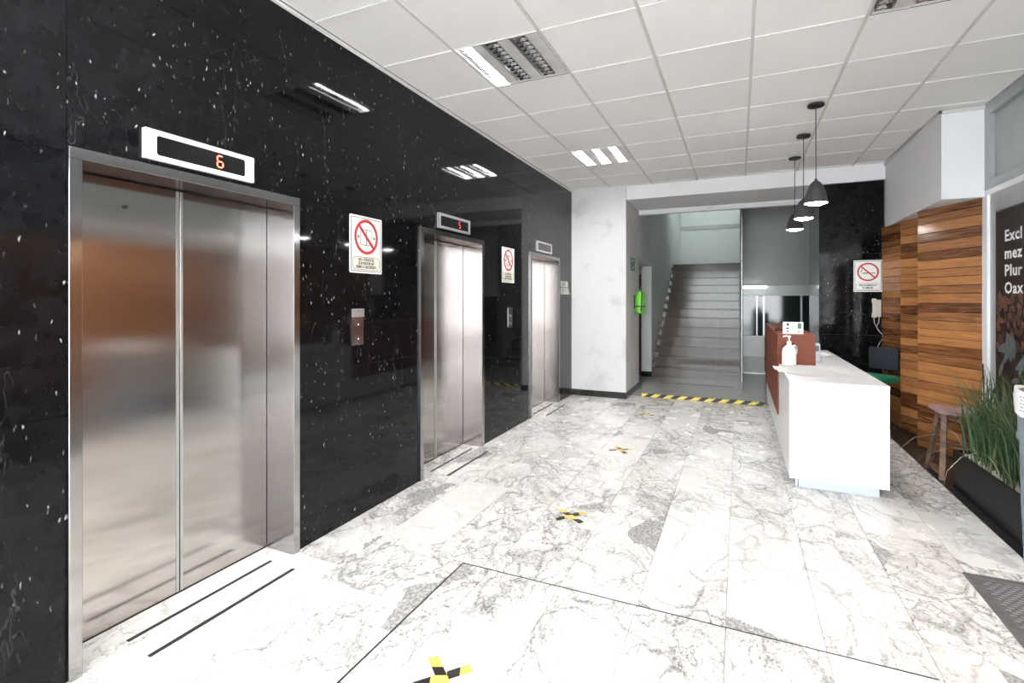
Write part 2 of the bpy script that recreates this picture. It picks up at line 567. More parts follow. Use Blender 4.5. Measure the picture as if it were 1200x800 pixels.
# ---- floor: marble slabs in 0.4 m strips
floor = struct(boxo('floor', 'grout', -0.95, 4.45, YB, 15.55, -0.12, -0.0125), 'floor of white veined marble slabs with a grey tiled hall behind')
G = 0.0012
xs = [0.0, .345, .745, 1.145, 1.545, 1.945, 2.345, 2.742, 3.138, 3.538, 3.90]
def slab(x0, x1, y0, y1, mat='marble', name='marble_slab'):
    boxo(name, mat, x0 + G, x1 - G, y0 + G, y1 - G, -0.012, 0.0, floor)
JY, JX0, JX1 = 2.505, 0.968, 3.120
for i in range(len(xs) - 1):
    x0, x1 = xs[i], xs[i + 1]
    y = YB
    cuts = [YB]
    while True:
        y += random.choice((0.55, 0.7, 0.8, 0.9, 1.05, 1.15))
        if y > 7.95 - 0.35:
            break
        cuts.append(y)
    cuts.append(7.95)
    if i == 3:   # the strip with the grey slab beside the tape cross
        cuts = [YB, -2.4, -1.3, -.4, .45, 1.3, 2.1, 2.9, 3.13, 3.95, 4.8, 5.6, 6.4, 7.2, 7.95]
    inside = x1 > JX0 and x0 < JX1
    if inside:
        cuts = sorted(set([c for c in cuts if abs(c - JY) > 0.2] + [JY]))
    for c0, c1 in zip(cuts, cuts[1:]):
        j0, j1 = c0, c1
        if inside:
            if abs(c1 - JY) < 1e-6: j1 = JY - 0.004
            if abs(c0 - JY) < 1e-6: j0 = JY + 0.004
        if inside and c1 <= JY + 1e-6 and x0 < JX0 < x1:
            slab(x0, JX0 - 0.004, c0, c1); slab(JX0 + 0.004, x1, j0, j1)
        elif inside and c1 <= JY + 1e-6 and x0 < JX1 < x1:
            slab(x0, JX1, j0, j1)
            if x1 - JX1 > 0.01: slab(JX1, x1, j0, j1)
        else:
            slab(x0, x1, j0, j1)
struct(mk('trim_1', 'ink', lambda bm: (b_box(bm, JX0 - .004, JX1, JY - .0035, JY + .0035, -.012, .0004), b_box(bm, JX0 - .0035, JX0 + .0035, YB, JY - .0035, -.012, .0004))), 'thin black joint line in the marble floor')
# dark stone strip along the right side
y = YB
while y < 7.69:
    y1 = min(y + 0.62, 7.69)
    boxo('dark_floor_tile', 'plinth', 3.9 + G, XR, y + G, y1 - G, -0.012, 0.0, floor); y = y1
# grey porcelain hall behind the hazard tape
ys = [7.95, 8.2, 8.82, 9.44, 10.05, 10.68, 11.3]
hx = [0.85, 1.42, 2.02, 2.62, 3.22, 3.82, XR]
for a, b2 in zip(ys, ys[1:]):
    for c0, c1 in zip(hx, hx[1:]):
        if c0 >= 3.2 and b2 < 8.8: continue
        if a >= 10.04 and c1 < 2.45: continue
        boxo('hall_floor_tile', 'porcelain', c0 + G, c1 - G, a + G, b2 - G, -0.012, 0.0, floor)

# ---- elevators' wall in black stone panels
ELEV = [1.085, 3.470, 5.870]
EW = 1.135
EH = 2.10
wl = mk('wall_left', 'grout', lambda bm: None)
bm = bmesh.new()
piers = [(YB, ELEV[0]), (ELEV[0] + EW, ELEV[1]), (ELEV[1] + EW, ELEV[2]), (ELEV[2] + EW, 7.62)]
for a, b2 in piers:
    b_box(bm, -.30, -.031, a + .001, b2 - .001, 0, CEIL + .105)
for e in ELEV:
    b_box(bm, -.30, -.031, e + .001, e + EW - .001, EH, CEIL + .105)
b_box(bm, -.36, -.301, YB, 7.62, -.12, CEIL + .105)
wl.data = finish(bm); wl.data.materials.append(M['grout'])
struct(wl, 'wall of polished black marble panels with white flecks around the elevators')
def panel(y0, y1, z0, z1):
    boxo('stone_panel', 'black', -.03, 0.0, y0 + .0012, y1 - .0012, z0 + .0012, z1 - .0012, wl)
for k, (a, b2) in enumerate(piers):
    segs = [(a, b2)]
    if k == 0:
        segs = [(YB, -2.3), (-2.3, -1.15), (-1.15, 0.0), (0.0, ELEV[0])]
    for s0, s1 in segs:
        for z0, z1 in ((0, 1.045), (1.045, 2.08), (2.08, CEIL)):
            panel(s0, s1, z0, z1)
for e in ELEV:
    panel(e, e + EW, EH, CEIL)
for e in ELEV:   # marble sill slab inside each portal
    boxo('sill_slab', 'marble', -.245, -G, e + .047, e + EW - .047, -0.012, 0.0, floor)

# ---- pilaster, passage wall, stairwell
def stepped(name, mat, boxes, label):
    return struct(mk(name, mat, lambda bm: [b_box(bm, *q) for q in boxes]), label)
stepped('wall_far_left', 'wall', [(-.36, .85, 7.625, 7.95, 0, CEIL + .15), (.66, .85, 7.951, 8.70, 0, 4.6), (.66, .85, 8.701, 10.05, 2.14, 4.6)], 'scuffed white pilaster beside the last elevator')
stepped('wall_passage_room', 'wall_clean', [(-.9, -.361, 7.86, 7.95, 0, 2.6), (-.9, .659, 10.35, 10.45, 0, 2.6), (-.9, -.8, 7.96, 10.34, 0, 2.6), (-.799, .659, 7.951, 10.349, 2.5, 2.6)], 'white room behind the passage doorway')
stepped('wall_stair_left', 'wall_stair', [(.66, .85, 10.051, 15.4, 0, 4.6)], 'pale wall along the left of the stairs')
stepped('wall_stair_back', 'wall_stair', [(.4, 4.449, 15.4, 15.55, 0, 4.6)], 'pale wall above the stair landing')
struct(boxo('trim_2', 'wall_grey', .851, 2.419, 15.36, 15.399, 3.50, 3.60), 'grey ledge across the stair landing wall')
stepped('wall_stair_right', 'wall_grey', [(2.425, 2.465, 10.09, 15.39, 0, 4.6)], 'thin partition along the right of the stairs')
struct(mk('trim_3', 'dark_metal', lambda bm: (b_box(bm, 2.425, 2.442, 10.05, 10.089, 0, 4.0), b_box(bm, 2.452, 2.468, 10.05, 10.089, 0, 4.0))), 'dark metal edge posts of the stair partition')
struct(boxo('trim_4', 'alu', 2.4425, 2.4515, 10.055, 10.085, 0, 4.0), 'pale strip between the stair partition posts')
stepped('ceiling_hall', 'wall_clean', [(.4, 4.6, 8.79, 15.55, 4.6, 4.7)], 'high ceiling over the stair hall')
stepped('wall_beam', 'wall_clean', [(.852, 4.068, 7.66, 8.70, 3.0, 3.345), (.852, 4.068, 8.701, 8.79, 2.93, 4.6), (4.069, 4.45, 8.701, 8.79, 0, 4.6)], 'white beam above the opening to the stair hall')
struct(boxo('trim_5', 'wall_clean', .852, 3.36, 8.672, 8.699, 2.965, 2.999), 'pale moulding under the beam')

# skirting
struct(mk('baseboard_far_left', 'basetile', lambda bm: (b_box(bm, .0, .862, 7.612, 7.624, 0, .095), b_box(bm, .851, .862, 7.625, 8.69, 0, .095), b_box(bm, .66, .862, 10.036, 10.049, 0, .095))), 'black chipped skirting around the white pilaster')

# doorway beside the extinguisher: open dark red leaf
d = struct(mk('door_1', 'darkred', lambda bm: b_box(bm, .10, .645, 10.18, 10.22, 0.005, 2.0)), 'dark red door leaf seen through the passage doorway')
mk('door_handle', 'alu', lambda bm: (b_cyl(bm, (.58, 10.18, 1.0), (.58, 10.13, 1.0), .012, n=10), b_cyl(bm, (.58, 10.13, 1.0), (.47, 10.13, 1.0), .010, n=10)), d)

# ---- office glazing at the end of the hall
woff = stepped('wall_office', 'wall_grey', [(2.467, 4.449, 11.30, 11.40, 1.77, 4.6), (2.467, 2.47, 11.35, 11.40, 0, 1.77)], 'grey upper wall over the office glazing')
boxo('header_panel', 'greenish', 2.467, 4.449, 11.29, 11.38, 1.57, 1.769, woff)
win = struct(boxo('window_1', 'alu', 2.467, 4.449, 11.31, 11.37, 0.0, 0.05), 'office glazing with dark panes and pale mullions')
for a, b2 in ((2.475, 2.722), (2.742, 2.84), (2.872, 3.50), (3.53, 4.445)):
    boxo('pane', 'darkglass', a, b2, 11.335, 11.345, 0.05, 1.57, win)
for a, b2 in ((2.722, 2.742), (2.84, 2.872), (3.50, 3.53)):
    boxo('mullion', 'alu', a, b2, 11.31, 11.37, 0.05, 1.57, win)
boxo('parapet_panel', 'white_gloss', 2.47, 2.872, 11.285, 11.309, 0.345, 0.765, win)
boxo('parapet_panel', 'greenish', 2.47, 2.872, 11.285, 11.309, 0.02, 0.343, win)
stepped('wall_office_back', 'wall_grey', [(2.467, 4.449, 12.6, 12.7, 0, 4.6)], 'dark wall inside the office')
sl = tag(empty('strip_light', (2.69, 11.27, 1.74)), 'long thin fluorescent strip light above the office glazing', 'lamp')
boxo('housing', 'white_plastic', -.22, .22, .0, .018, -.035, .035, sl)
mk('tube', 'striplamp', lambda bm: b_cyl(bm, (-.215, -.014, 0), (.215, -.014, 0), .0135, n=12), sl, True)

# ---- black stone column by the counter
colm = struct(boxo('wall_column', 'grout', 3.39, 4.06, 7.73, 8.70, 0, 2.999), 'black marble column behind the reception counter')
for z0, z1 in ((0, 1.045), (1.045, 2.08), (2.08, 2.999)):
    boxo('stone_panel', 'black', 3.36, 4.06, 7.70, 7.729, z0 + .0008, z1 - .0008, colm)
    boxo('stone_panel', 'black', 3.36, 3.389, 7.730, 8.70, z0 + .0008, z1 - .0008, colm)

# ---- right side: bulkhead and backing wall
stepped('wall_right', 'wall_clean', [(XR, XR + .12, 5.76, 8.79, 0, CEIL + .2), (XR + .05, XR + .2, 8.791, 15.55, -.05, 4.6)], 'wall behind the wooden cladding')
stepped('trim_6', 'wall_clean', [(4.07, XR - .001, 5.75, 7.70, 2.40, CEIL + .095)], 'white boxed bulkhead above the wooden cladding')
struct(mk('trim_7', 'tbar', lambda bm: (b_box(bm, 4.05, 4.069, 5.735, 7.655, CEIL - .03, CEIL - .001), b_box(bm, 4.05, 4.395, 5.735, 5.749, CEIL - .03, CEIL - .001))), 'ceiling edge trim around the bulkhead')

def wood_panel(p0, p1, label):
    """angled cladding: planks from p0 (far) to p1 (near), face towards the lobby"""
    v = Vector((p1[0] - p0[0], p1[1] - p0[1])); L = v.length
    rz = math.atan2(v.y, v.x)
    r = tag(empty('wood_panel', (p0[0], p0[1], 0), rz), label, 'wall panel', 'angled wooden cladding panels')
    # local x along the panel towards the camera; local -y side faces the lobby
    boxo('backing', 'basetile', 0.01, L - .002, .020, .034, 0.0, 2.397, r)
    z = 0.004
    while z < 2.39:
        h = random.choice((.078, .084, .088, .092, .098))
        z1 = min(z + h, 2.396)
        if 2.396 - z1 < .05: z1 = 2.396
        t = random.uniform(.0, .004)
        boxo('plank', 'plank', 0, L, t, .0195, z + .0018, z1 - .0018, r, .002)
        z = z1
    return r
wood_panel((4.035, 7.685), (4.135, 7.125), 'wooden plank panel next to the black column, behind the chair')
wood_panel((4.09, 7.11), (4.36, 6.50), 'narrow wooden plank panel in the middle of the cladding')
wood_panel((4.065, 6.41), (4.355, 5.765), 'wide wooden plank panel next to the white window post')

# ---- shop front along the right
st = struct(mk('wall_shopfront', 'white_plastic', lambda bm: (b_box(bm, XR - .045, XR + .06, 5.655, 5.749, 0, 2.40), b_box(bm, XR - .03, XR + .06, YB, 5.749, 2.40, 2.45))), 'white post and rail of the shop front')
W2 = struct(mk('window_2', 'alu_grey', lambda bm: (
    b_box(bm, XR - .03, XR + .05, YB, 5.749, 2.451, 2.53), b_box(bm, XR - .03, XR + .05, YB, 5.759, 3.10, 3.31),
    b_box(bm, XR - .03, XR + .05, 5.65, 5.749, 2.531, 3.099))), 'grey framed transom window above the shop front')
for q in range(4):
    a = 5.65 - 2.2 * q
    boxo('pane', 'hazyglass', XR + .005, XR + .013, max(a - 2.17, YB), a, 2.531, 3.099, W2)
    boxo('mullion', 'alu_grey', XR - .025, XR + .045, max(a - 2.20, YB), a - 2.17, 2.531, 3.099, W2) if a - 2.17 > YB else None
W3 = struct(mk('window_3', 'alu_grey', lambda bm: (
    b_box(bm, XR - .025, XR + .05, 3.45, 5.654, 2.24, 2.399), b_box(bm, XR - .025, XR + .05, 5.55, 5.654, .0, 2.239),
    b_box(bm, XR - .025, XR + .05, 3.45, 3.55, 0, 2.239), b_box(bm, XR - .025, XR + .05, 3.551, 5.549, 0, .25))), 'grey framed shop window with the coffee poster')
boxo('pane', 'hazyglass', XR + .02, XR + .028, 4.671, 5.549, .251, 2.239, W3)
boxo('pane', 'glass', XR + .02, XR + .026, 3.551, 4.619, .251, 2.239, W3)
boxo('mullion', 'alu_grey', XR - .025, XR + .05, 4.62, 4.67, .251, 2.239, W3)
W4 = struct(mk('window_4', 'alu_grey', lambda bm: (
    b_box(bm, XR - .025, XR + .05, YB, 3.449, 2.24, 2.399), b_box(bm, XR - .025, XR + .05, YB, 1.99, 0, .25),
    b_box(bm, XR - .025, XR + .05, 1.91, 1.99, .251, 2.239), b_box(bm, XR - .025, XR + .05, -.4, -.32, .251, 2.239))), 'grey framed shop windows and open shop doorway')
boxo('pane', 'glass', XR + .008, XR + .014, -.319, 1.909, .251, 2.239, W4)
boxo('pane', 'glass', XR + .008, XR + .014, YB, -.401, .251, 2.239, W4)
# the shop behind
stepped('wall_shop', 'shopwall', [(7.4, 7.5, YB, 5.9, 0, 3.2), (XR + .13, 7.4, 5.80, 5.9, 0, 3.2), (XR + .06, 7.4, YB - .1, YB, 0, 3.2)], 'warm wooden walls of the shop')
stepped('floor_shop', 'shopfloor', [(4.451, 7.5, YB - .1, 5.9, -.12, 0)], 'shop floor')
stepped('ceiling_shop', 'wall_clean', [(XR + .061, 7.5, YB - .1, 5.9, 3.2, 3.3)], 'shop ceiling')
for yy, where in ((4.3, 'behind the coffee poster'), (2.6, 'opposite the open shop doorway'), (0.6, 'behind the wide clear pane'), (-1.4, 'closest to the street entrance')):
    L = tag(empty('shop_lamp', (6.0, yy, 2.45)), 'warm hanging tube lamp inside the shop, ' + where, 'lamp', 'shop lamps')
    boxo('housing', 'dark_metal', -.04, .04, -.5, .5, .0, .04, L)
    mk('tube', 'warmlamp', lambda bm: b_cyl(bm, (0, -.48, -.016), (0, .48, -.016), .015, n=10), L, True)
    mk('cord', 'dark_metal', lambda bm: b_cyl(bm, (0, 0, .04), (0, 0, .75), .004, n=6), L)

# ---- back wall with the open entrance behind the camera
stepped('wall_entrance', 'wall_clean', [(-.36, .1, YB - .15, YB - .001, 0, 3.5), (4.35, XR + .06, YB - .15, YB - .001, 0, 3.5), (.101, 4.349, YB - .15, YB - .001, 2.95, 3.5)], 'entrance wall with a wide open doorway')
stepped('floor_street', 'outdoor', [(-6, 11, -12, YB - .16, -.2, -.02)], 'pavement outside the entrance')

# ---- suspended ceiling
TX, Y0, TY = 0.6205, 2.985, 0.6545
stepped('ceiling', 'wall_clean', [(-.36, XR + .12, YB - .15, 7.63, CEIL + .10, CEIL + .2), (-.36, XR + .12, 7.631, 8.7, CEIL + .15, CEIL + .2)], 'suspended ceiling of white mineral tiles')
ceil = bpy.data.objects['ceiling']
xc = [TX * i for i in range(0, 8)]; xc[0] = 0.012; xc[-1] = XR - .03
yc = [Y0 + TY * k for k in range(-10, 8)]
yc = [v for v in yc if v > YB + .1 and v < 7.6]
yc = [YB] + yc + [7.655]
LAMPS = [(1, Y0, 'one', 'ceiling troffer with one lit tube above the first two elevators'),
         (1, Y0 + 4 * TY, 'all', 'ceiling troffer with three lit tubes near the far beam'),
         (5, Y0, 'off', 'ceiling troffer over the space in front of the counter'),
         (1, Y0 - 4 * TY, 'all', 'added unseen ceiling troffer with three lit tubes above the entrance side by the elevators'),  # from here on: unseen troffers behind the camera, added to light the lobby
         (5, Y0 - 4 * TY, 'all', 'added unseen ceiling troffer with three lit tubes above the entrance side by the shop'),
         (1, Y0 - 8 * TY, 'all', 'added unseen ceiling troffer with three lit tubes by the entrance doorway'),
         (5, Y0 - 8 * TY, 'all', 'added unseen ceiling troffer with three lit tubes at the entrance shop corner')]
lamp_cells = {(i, round(y, 2)) for i, y, _, _ in LAMPS}
tile_cache = {}
for i in range(len(xc) - 1):
    for k in range(len(yc) - 1):
        x0, x1, y0, y1 = xc[i], xc[i + 1], yc[k], yc[k + 1]
        if (i, round(y0, 2)) in lamp_cells: continue
        if i == 6 and y1 > 5.75:
            if y0 > 5.7: x1 = 4.05
        if x1 - x0 < .05: continue
        key = (round(x1 - x0, 3), round(y1 - y0, 3))
        if key not in tile_cache:
            t = bmesh.new(); w, h = key
            b_box(t, .004, w - .004, .004, h - .004, 0.0, .015, .003)
            tile_cache[key] = finish(t)
        sag = random.uniform(-.001, .002)
        link('ceiling_tile', tile_cache[key], 'ctile', ceil, (x0, y0, CEIL + .004 + sag))
for i, x in enumerate(xc[1:-1]):
    boxo('ceiling_rail', 'tbar', x - .0095, x + .0095, YB, 7.655, CEIL - .003, CEIL + .0035, ceil)
    boxo('ceiling_rail_web', 'tbar', x - .002, x + .002, YB, 7.655, CEIL + .0036, CEIL + .035, ceil)
for y in yc[1:-1]:
    for x0, x1 in zip(xc, xc[1:]):
        if x0 > 3.7 and y > 5.75: x1 = 4.05
        boxo('cross_rail', 'tbar_w', x0 + .0115, x1 - .0115, y - .006, y + .006, CEIL - .002, CEIL + .0035, ceil)
struct(mk('trim_8', 'tbar_w', lambda bm: b_box(bm, .001, .020, YB, 7.61, CEIL - .022, CEIL - .004)), 'white wall angle where ceiling meets black stone')

# ================================================================== CEILING LAMPS
def troffer(i, y0, state, label):
    x0 = xc[i]
    w, h = TX - .024, TY - .014
    r = tag(empty('ceiling_light', (x0 + .012, y0 + .007, CEIL)), label, 'lamp', 'recessed ceiling troffers')
    mk('tray', 'reflector', lambda bm: (b_box(bm, 0, w, 0, h, .085, .092), b_box(bm, 0, .004, 0, h, .0, .085), b_box(bm, w - .004, w, 0, h, 0, .085),
        b_box(bm, .004, w - .004, 0, .004, 0, .085), b_box(bm, .004, w - .004, h - .004, h, 0, .085)), r)
    lane = w / 3.0
    for k in range(3):
        a = k * lane
        # plain plate beside each louvre lane
        boxo('cover_plate', 'reflector', a + lane * .56, a + lane * .97, .008, h - .008, .004, .010, r)
        lx0, lx1 = a + lane * .08, a + lane * .52
        lit = state == 'all' or (state == 'one' and k == 0)
        def shell(bm):   # parabolic reflector trough
            n = 8; pts = []
            for q in range(n + 1):
                u = q / n * 2 - 1
                pts.append((lx0 + (lx1 - lx0) * q / n, .012 + .06 * (1 - u * u)))
            up = [bm.verts.new((px, .010, pz)) for px, pz in pts]; dn = [bm.verts.new((px, h - .010, pz)) for px, pz in pts]
            for q in range(n):
                bm.faces.new((up[q], up[q + 1], dn[q + 1], dn[q]))
        mk('reflector', 'chrome', shell, r, True)
        cx = (lx0 + lx1) / 2
        mk('tube', 'tube' if lit else 'tube_off', lambda bm: b_cyl(bm, (cx, .02, .042), (cx, h - .02, .042), .0155, n=12), r, True)
        if lit:
            continue_blades = 0
        else:
            continue_blades = 11
        def blades(bm):
            for q in range(continue_blades):
                yy = .03 + (h - .06) * q / (continue_blades - 1)
                xm = cx
                b_prism_y = [(lx0, yy - .012), (xm, yy - .003), (lx1, yy - .012), (lx1, yy + .012), (xm, yy + .003), (lx0, yy + .012)]
                lo = [bm.verts.new((px, py, .006)) for px, py in b_prism_y]; hi = [bm.verts.new((px, py * .5 + yy * .5, .03)) for px, py in b_prism_y]
                bm.faces.new(lo); bm.faces.new(hi[::-1])
                for s in range(6):
                    bm.faces.new((lo[s], hi[s], hi[(s + 1) % 6], lo[(s + 1) % 6]))
        if continue_blades:
            o = mk('louvre', 'chrome', blades, r)
    mk('frame', 'dark_metal', lambda bm: (b_box(bm, -.004, 0, 0, h, -.002, .01), b_box(bm, w, w + .004, 0, h, -.002, .01), b_box(bm, 0, w, -.004, 0, -.002, .01), b_box(bm, 0, w, h, h + .004, -.002, .01)), r)
    return r
for q in LAMPS:
    troffer(*q)

# pendants over the counter
PEND = [(5.096, 'charcoal pendant lamp hanging over the end of the counter with the bottle'), (6.011, 'charcoal pendant lamp hanging between the two others over the counter'), (6.91, 'charcoal pendant lamp hanging closest to the white beam')]
pm = None
def pendant(y, label):
    r = tag(empty('pendant_lamp', (3.012, y, 0)), label, 'lamp', 'pendant lamps over the counter')
    mk('ceiling_rose', 'dark_metal', lambda bm: b_lathe(bm, [(.0, 3.176), (.062, 3.177), (.066, 3.182), (.066, 3.196), (.0, 3.1965)], n=24), r, True)
    mk('cord', 'dark_metal', lambda bm: b_cyl(bm, (0, 0, 2.52), (0, 0, 3.178), .0035, n=8), r)
    prof = [(.010, 2.548), (.013, 2.532), (.026, 2.525), (.044, 2.506), (.060, 2.474), (.073, 2.435), (.083, 2.39), (.090, 2.345), (.092, 2.335)]
    inner = [(max(a - .004, .002), b - .002) for a, b in prof[::-1]]
    mk('lamp_shade', 'shade', lambda bm: b_lathe(bm, prof + [(.089, 2.335)], n=32), r, True)
    mk('shade_lining', 'shade_in', lambda bm: b_lathe(bm, [(.0885, 2.3355)] + [(max(a - .004, .002), b - .003) for a, b in prof[::-1][1:]], n=32), r, True)
    mk('bulb', 'bulb', lambda bm: b_lathe(bm, [(.0, 2.318), (.045, 2.321), (.072, 2.330), (.084, 2.342), (.080, 2.352), (.0, 2.356)], n=28), r, True)
    return r
for y, lab in PEND:
    pendant(y, lab)

# ================================================================== ELEVATORS
def elevator(y0, label, keyhole=False):
    r = tag(empty('elevator', (0, y0, 0), FACE_PX), label, 'elevator', 'elevators in the black stone wall')
    # local x along the wall, y into the wall
    fw = .045
    mk('jamb', 'steel_frame', lambda bm: b_box(bm, .0, fw, -.018, .205, 0.0, EH - fw, .0015), r)
    mk('jamb', 'steel_frame', lambda bm: b_box(bm, EW - fw, EW, -.018, .205, 0.0, EH - fw, .0015), r)
    mk('header', 'steel_frame', lambda bm: b_box(bm, .0, EW, -.018, .205, EH - fw + .0005, EH, .0015), r)
    mid = EW / 2
    for s, (a, b2) in enumerate(((fw + .002, mid - .004), (mid + .004, EW - fw - .002))):
        d = mk('door_panel', 'steel', lambda bm: b_box(bm, a, b2, .207, .235, .010, EH - fw - .006, .001), r)
        e0, e1 = (b2 - .012, b2) if s == 0 else (a, a + .012)
        mk('edge_strip', 'alu', lambda bm: b_box(bm, e0, e1, .203, .2065, .012, EH - fw - .008), d)
        if keyhole and s == 0:
            mk('keyhole', 'dark_metal', lambda bm: b_cyl(bm, (a + .27, .2068, 1.93), (a + .27, .200, 1.93), .009, n=14), d)
    mk('door_gap', 'ink', lambda bm: (b_box(bm, fw, EW - fw, .236, .242, 0.001, EH - fw), b_box(bm, fw + .001, EW - fw - .001, .208, .234, .001, .006)), r)
    return r
elevator(ELEV[0], 'steel elevator doors under the indicator with the white frame', True)
elevator(ELEV[1], 'steel elevator doors between the two no-elevator-use signs')
elevator(ELEV[2], 'steel elevator doors next to the white pilaster')

def digit_segments(ch):
    return {'6': 'afgedc', '5': 'afgcd', '1': 'bc'}[ch]
def indicator(y0, y1, z0, z1, ch, led, label, framemat, bezel):
    r = tag(empty('floor_indicator', (0, y0, z0), FACE_PX), label, 'display', 'floor indicators over the elevators')
    w, h = y1 - y0, z1 - z0
    mk('housing', framemat, lambda bm: b_ring(bm, rrect(0, w, 0, h, .004), rrect(bezel, w - bezel, h * .17, h * .83, h * .09 if bezel > .03 else .006), -.022, 0), r)
    mk('screen', 'screen', lambda bm: b_prism(bm, rrect(bezel * .8, w - bezel * .8, h * .12, h * .88, .01), -.016, -.001), r)
    # segmented numeral
    sx, sz, sw, sh, t = w * .625, h * .30, h * .22, h * .42, h * .042
    S = {'a': (0, 1, sh, 'h'), 'g': (0, 1, sh / 2, 'h'), 'd': (0, 1, 0, 'h'), 'f': (0, 0, sh / 2, 'v'), 'e': (0, 0, 0, 'v'), 'b': (1, 0, sh / 2, 'v'), 'c': (1, 0, 0, 'v')}
    def segs(bm):
        for s in digit_segments(ch):
            a, _, z, o = S[s]
            if o == 'h':
                b_box(bm, sx + t * .7, sx + sw - t * .7, -.0172, -.0162, sz + z - t / 2, sz + z + t / 2)
            else:
                xx = sx + a * sw
                b_box(bm, xx - t / 2, xx + t / 2, -.0172, -.0162, sz + z + t * .7, sz + z + sh / 2 - t * .7)
    mk('numeral', led, segs, r)
    return r
indicator(1.358, 1.905, 2.124, 2.258, '6', 'led', 'white framed floor indicator showing a red 6', 'white_plastic', .05)
indicator(3.742, 4.300, 2.124, 2.258, '5', 'led_dim', 'silver framed floor indicator showing a dim red 5', 'alu', .03)
indicator(6.095, 6.650, 2.124, 2.262, '1', 'led_faint', 'silver framed floor indicator with an almost dark screen', 'alu', .03)

# anti-slip strips in front of the doors
for k, (e, name) in enumerate(zip(ELEV, ('elevator with the bright red 6', 'middle elevator', 'elevator by the white pilaster'))):
    a = e + .24
    tag(boxo('anti_slip_strip', 'rubber', -.055, -.035, a, a + .745, .0003, .0025), 'black floor strip inside the portal of the ' + name, 'floor strip', 'anti-slip strips at the elevator sills')
    tag(boxo('anti_slip_strip', 'rubber', .130, .152, a - .02, a + .735, .0003, .0025), 'black floor strip just outside the ' + name, 'floor strip', 'anti-slip strips at the elevator sills')

# ================================================================== SIGNS
def b_disc_ring(bm, cx, cz, r1, r0, y0, y1, n=40):
    b_ring(bm, [(cx + r1 * math.cos(2 * PI * i / n), cz + r1 * math.sin(2 * PI * i / n)) for i in range(n)],
           [(cx + r0 * math.cos(2 * PI * i / n), cz + r0 * math.sin(2 * PI * i / n)) for i in range(n)], y0, y1)
def b_slash(bm, cx, cz, L, w, ang, y0, y1):
    c, s = math.cos(ang), math.sin(ang)
    pts = [(-L, -w), (L, -w), (L, w), (-L, w)]
    b_prism(bm, [(cx + x * c - z * s, cz + x * s + z * c) for x, z in pts], y0, y1)
def sign_base(r, w, h, cz, rad):
    mk('plate', 'white_sign', lambda bm: b_prism(bm, rrect(0, w, 0, h, .012), -.004, -.0005), r)
    mk('border', 'ink', lambda bm: b_ring(bm, rrect(.012, w - .012, .012, h - .012, .012), rrect(.0165, w - .0165, .0165, h - .0165, .009), -.0046, -.0040), r)
    mk('prohibition_mark', 'red', lambda bm: (b_disc_ring(bm, w / 2, cz, rad, rad * .84, -.0062, -.0042), b_slash(bm, w / 2, cz, rad * .9, rad * .075, -PI / 4, -.0062, -.0042)), r)
def elevator_sign(y0, z0, label):
    w, h = .335, .398
    r = tag(empty('no_elevator_sign', (0, y0, z0), FACE_PX), label, 'sign', 'do-not-use-elevator signs')
    sign_base(r, w, h, .255, .122)
    mk('pictogram', 'ink', lambda bm: (
        b_ring(bm, [(.108, .200), (.167, .193), (.167, .310), (.108, .303)], [(.111, .203), (.164, .197), (.164, .306), (.111, .300)], -.0048, -.0041),
        b_ring(bm, [(.170, .193), (.228, .200), (.228, .303), (.170, .310)], [(.173, .197), (.225, .203), (.225, .300), (.173, .306)], -.0048, -.0041),
        b_disc_ring(bm, .086, .252, .011, .005, -.0048, -.0041, 14), b_disc_ring(bm, .250, .252, .011, .005, -.0048, -.0041, 14)), r)
    mk('text_field', 'cream', lambda bm: b_prism(bm, rrect(.028, w - .028, .026, .112, .030), -.0044, -.0041), r)
    mk('text_outline', 'ink', lambda bm: b_ring(bm, rrect(.026, w - .026, .024, .114, .032), rrect(.029, w - .029, .027, .111, .029), -.0049, -.0041), r)
    for q, tx in enumerate(('NO UTILICE EL', 'ELEVADOR EN', 'SISMO O INCENDIO')):
        text_o('lettering', tx, .0275, 'ink', r, w / 2, -.0046, .086 - q * .0255, bold=.0007, sx=.92 if q < 2 else .84)
    return r
elevator_sign(2.655, 1.682, 'no-elevator-use sign above the large call button plate')
elevator_sign(5.058, 1.688, 'no-elevator-use sign next to the elevator by the white pilaster')

r = tag(empty('no_smoking_sign', (3.742, 7.70, 1.594)), 'no smoking sign on the black stone column', 'sign')
w, h = .305, .402
sign_base(r, w, h, .252, .116)
mk('pictogram', 'ink', lambda bm: (b_box(bm, .092, .185, -.0048, -.0041, .232, .243), b_box(bm, .190, .198, -.0048, -.0041, .232, .243), b_box(bm, .203, .228, -.0048, -.0041, .232, .243),
    b_prism(bm, [(.074, .248), (.082, .246), (.094, .296), (.088, .297)], -.0048, -.0041)), r)
mk('text_outline', 'ink', lambda bm: b_ring(bm, rrect(.026, w - .026, .024, .112, .030), rrect(.0285, w - .0285, .0265, .1095, .028), -.0049, -.0041), r)
text_o('lettering', 'PROHIBIDO', .036, 'ink', r, w / 2, -.0046, .072, bold=.0009)
text_o('lettering', 'FUMAR', .036, 'ink', r, w / 2, -.0046, .039, bold=.0009)

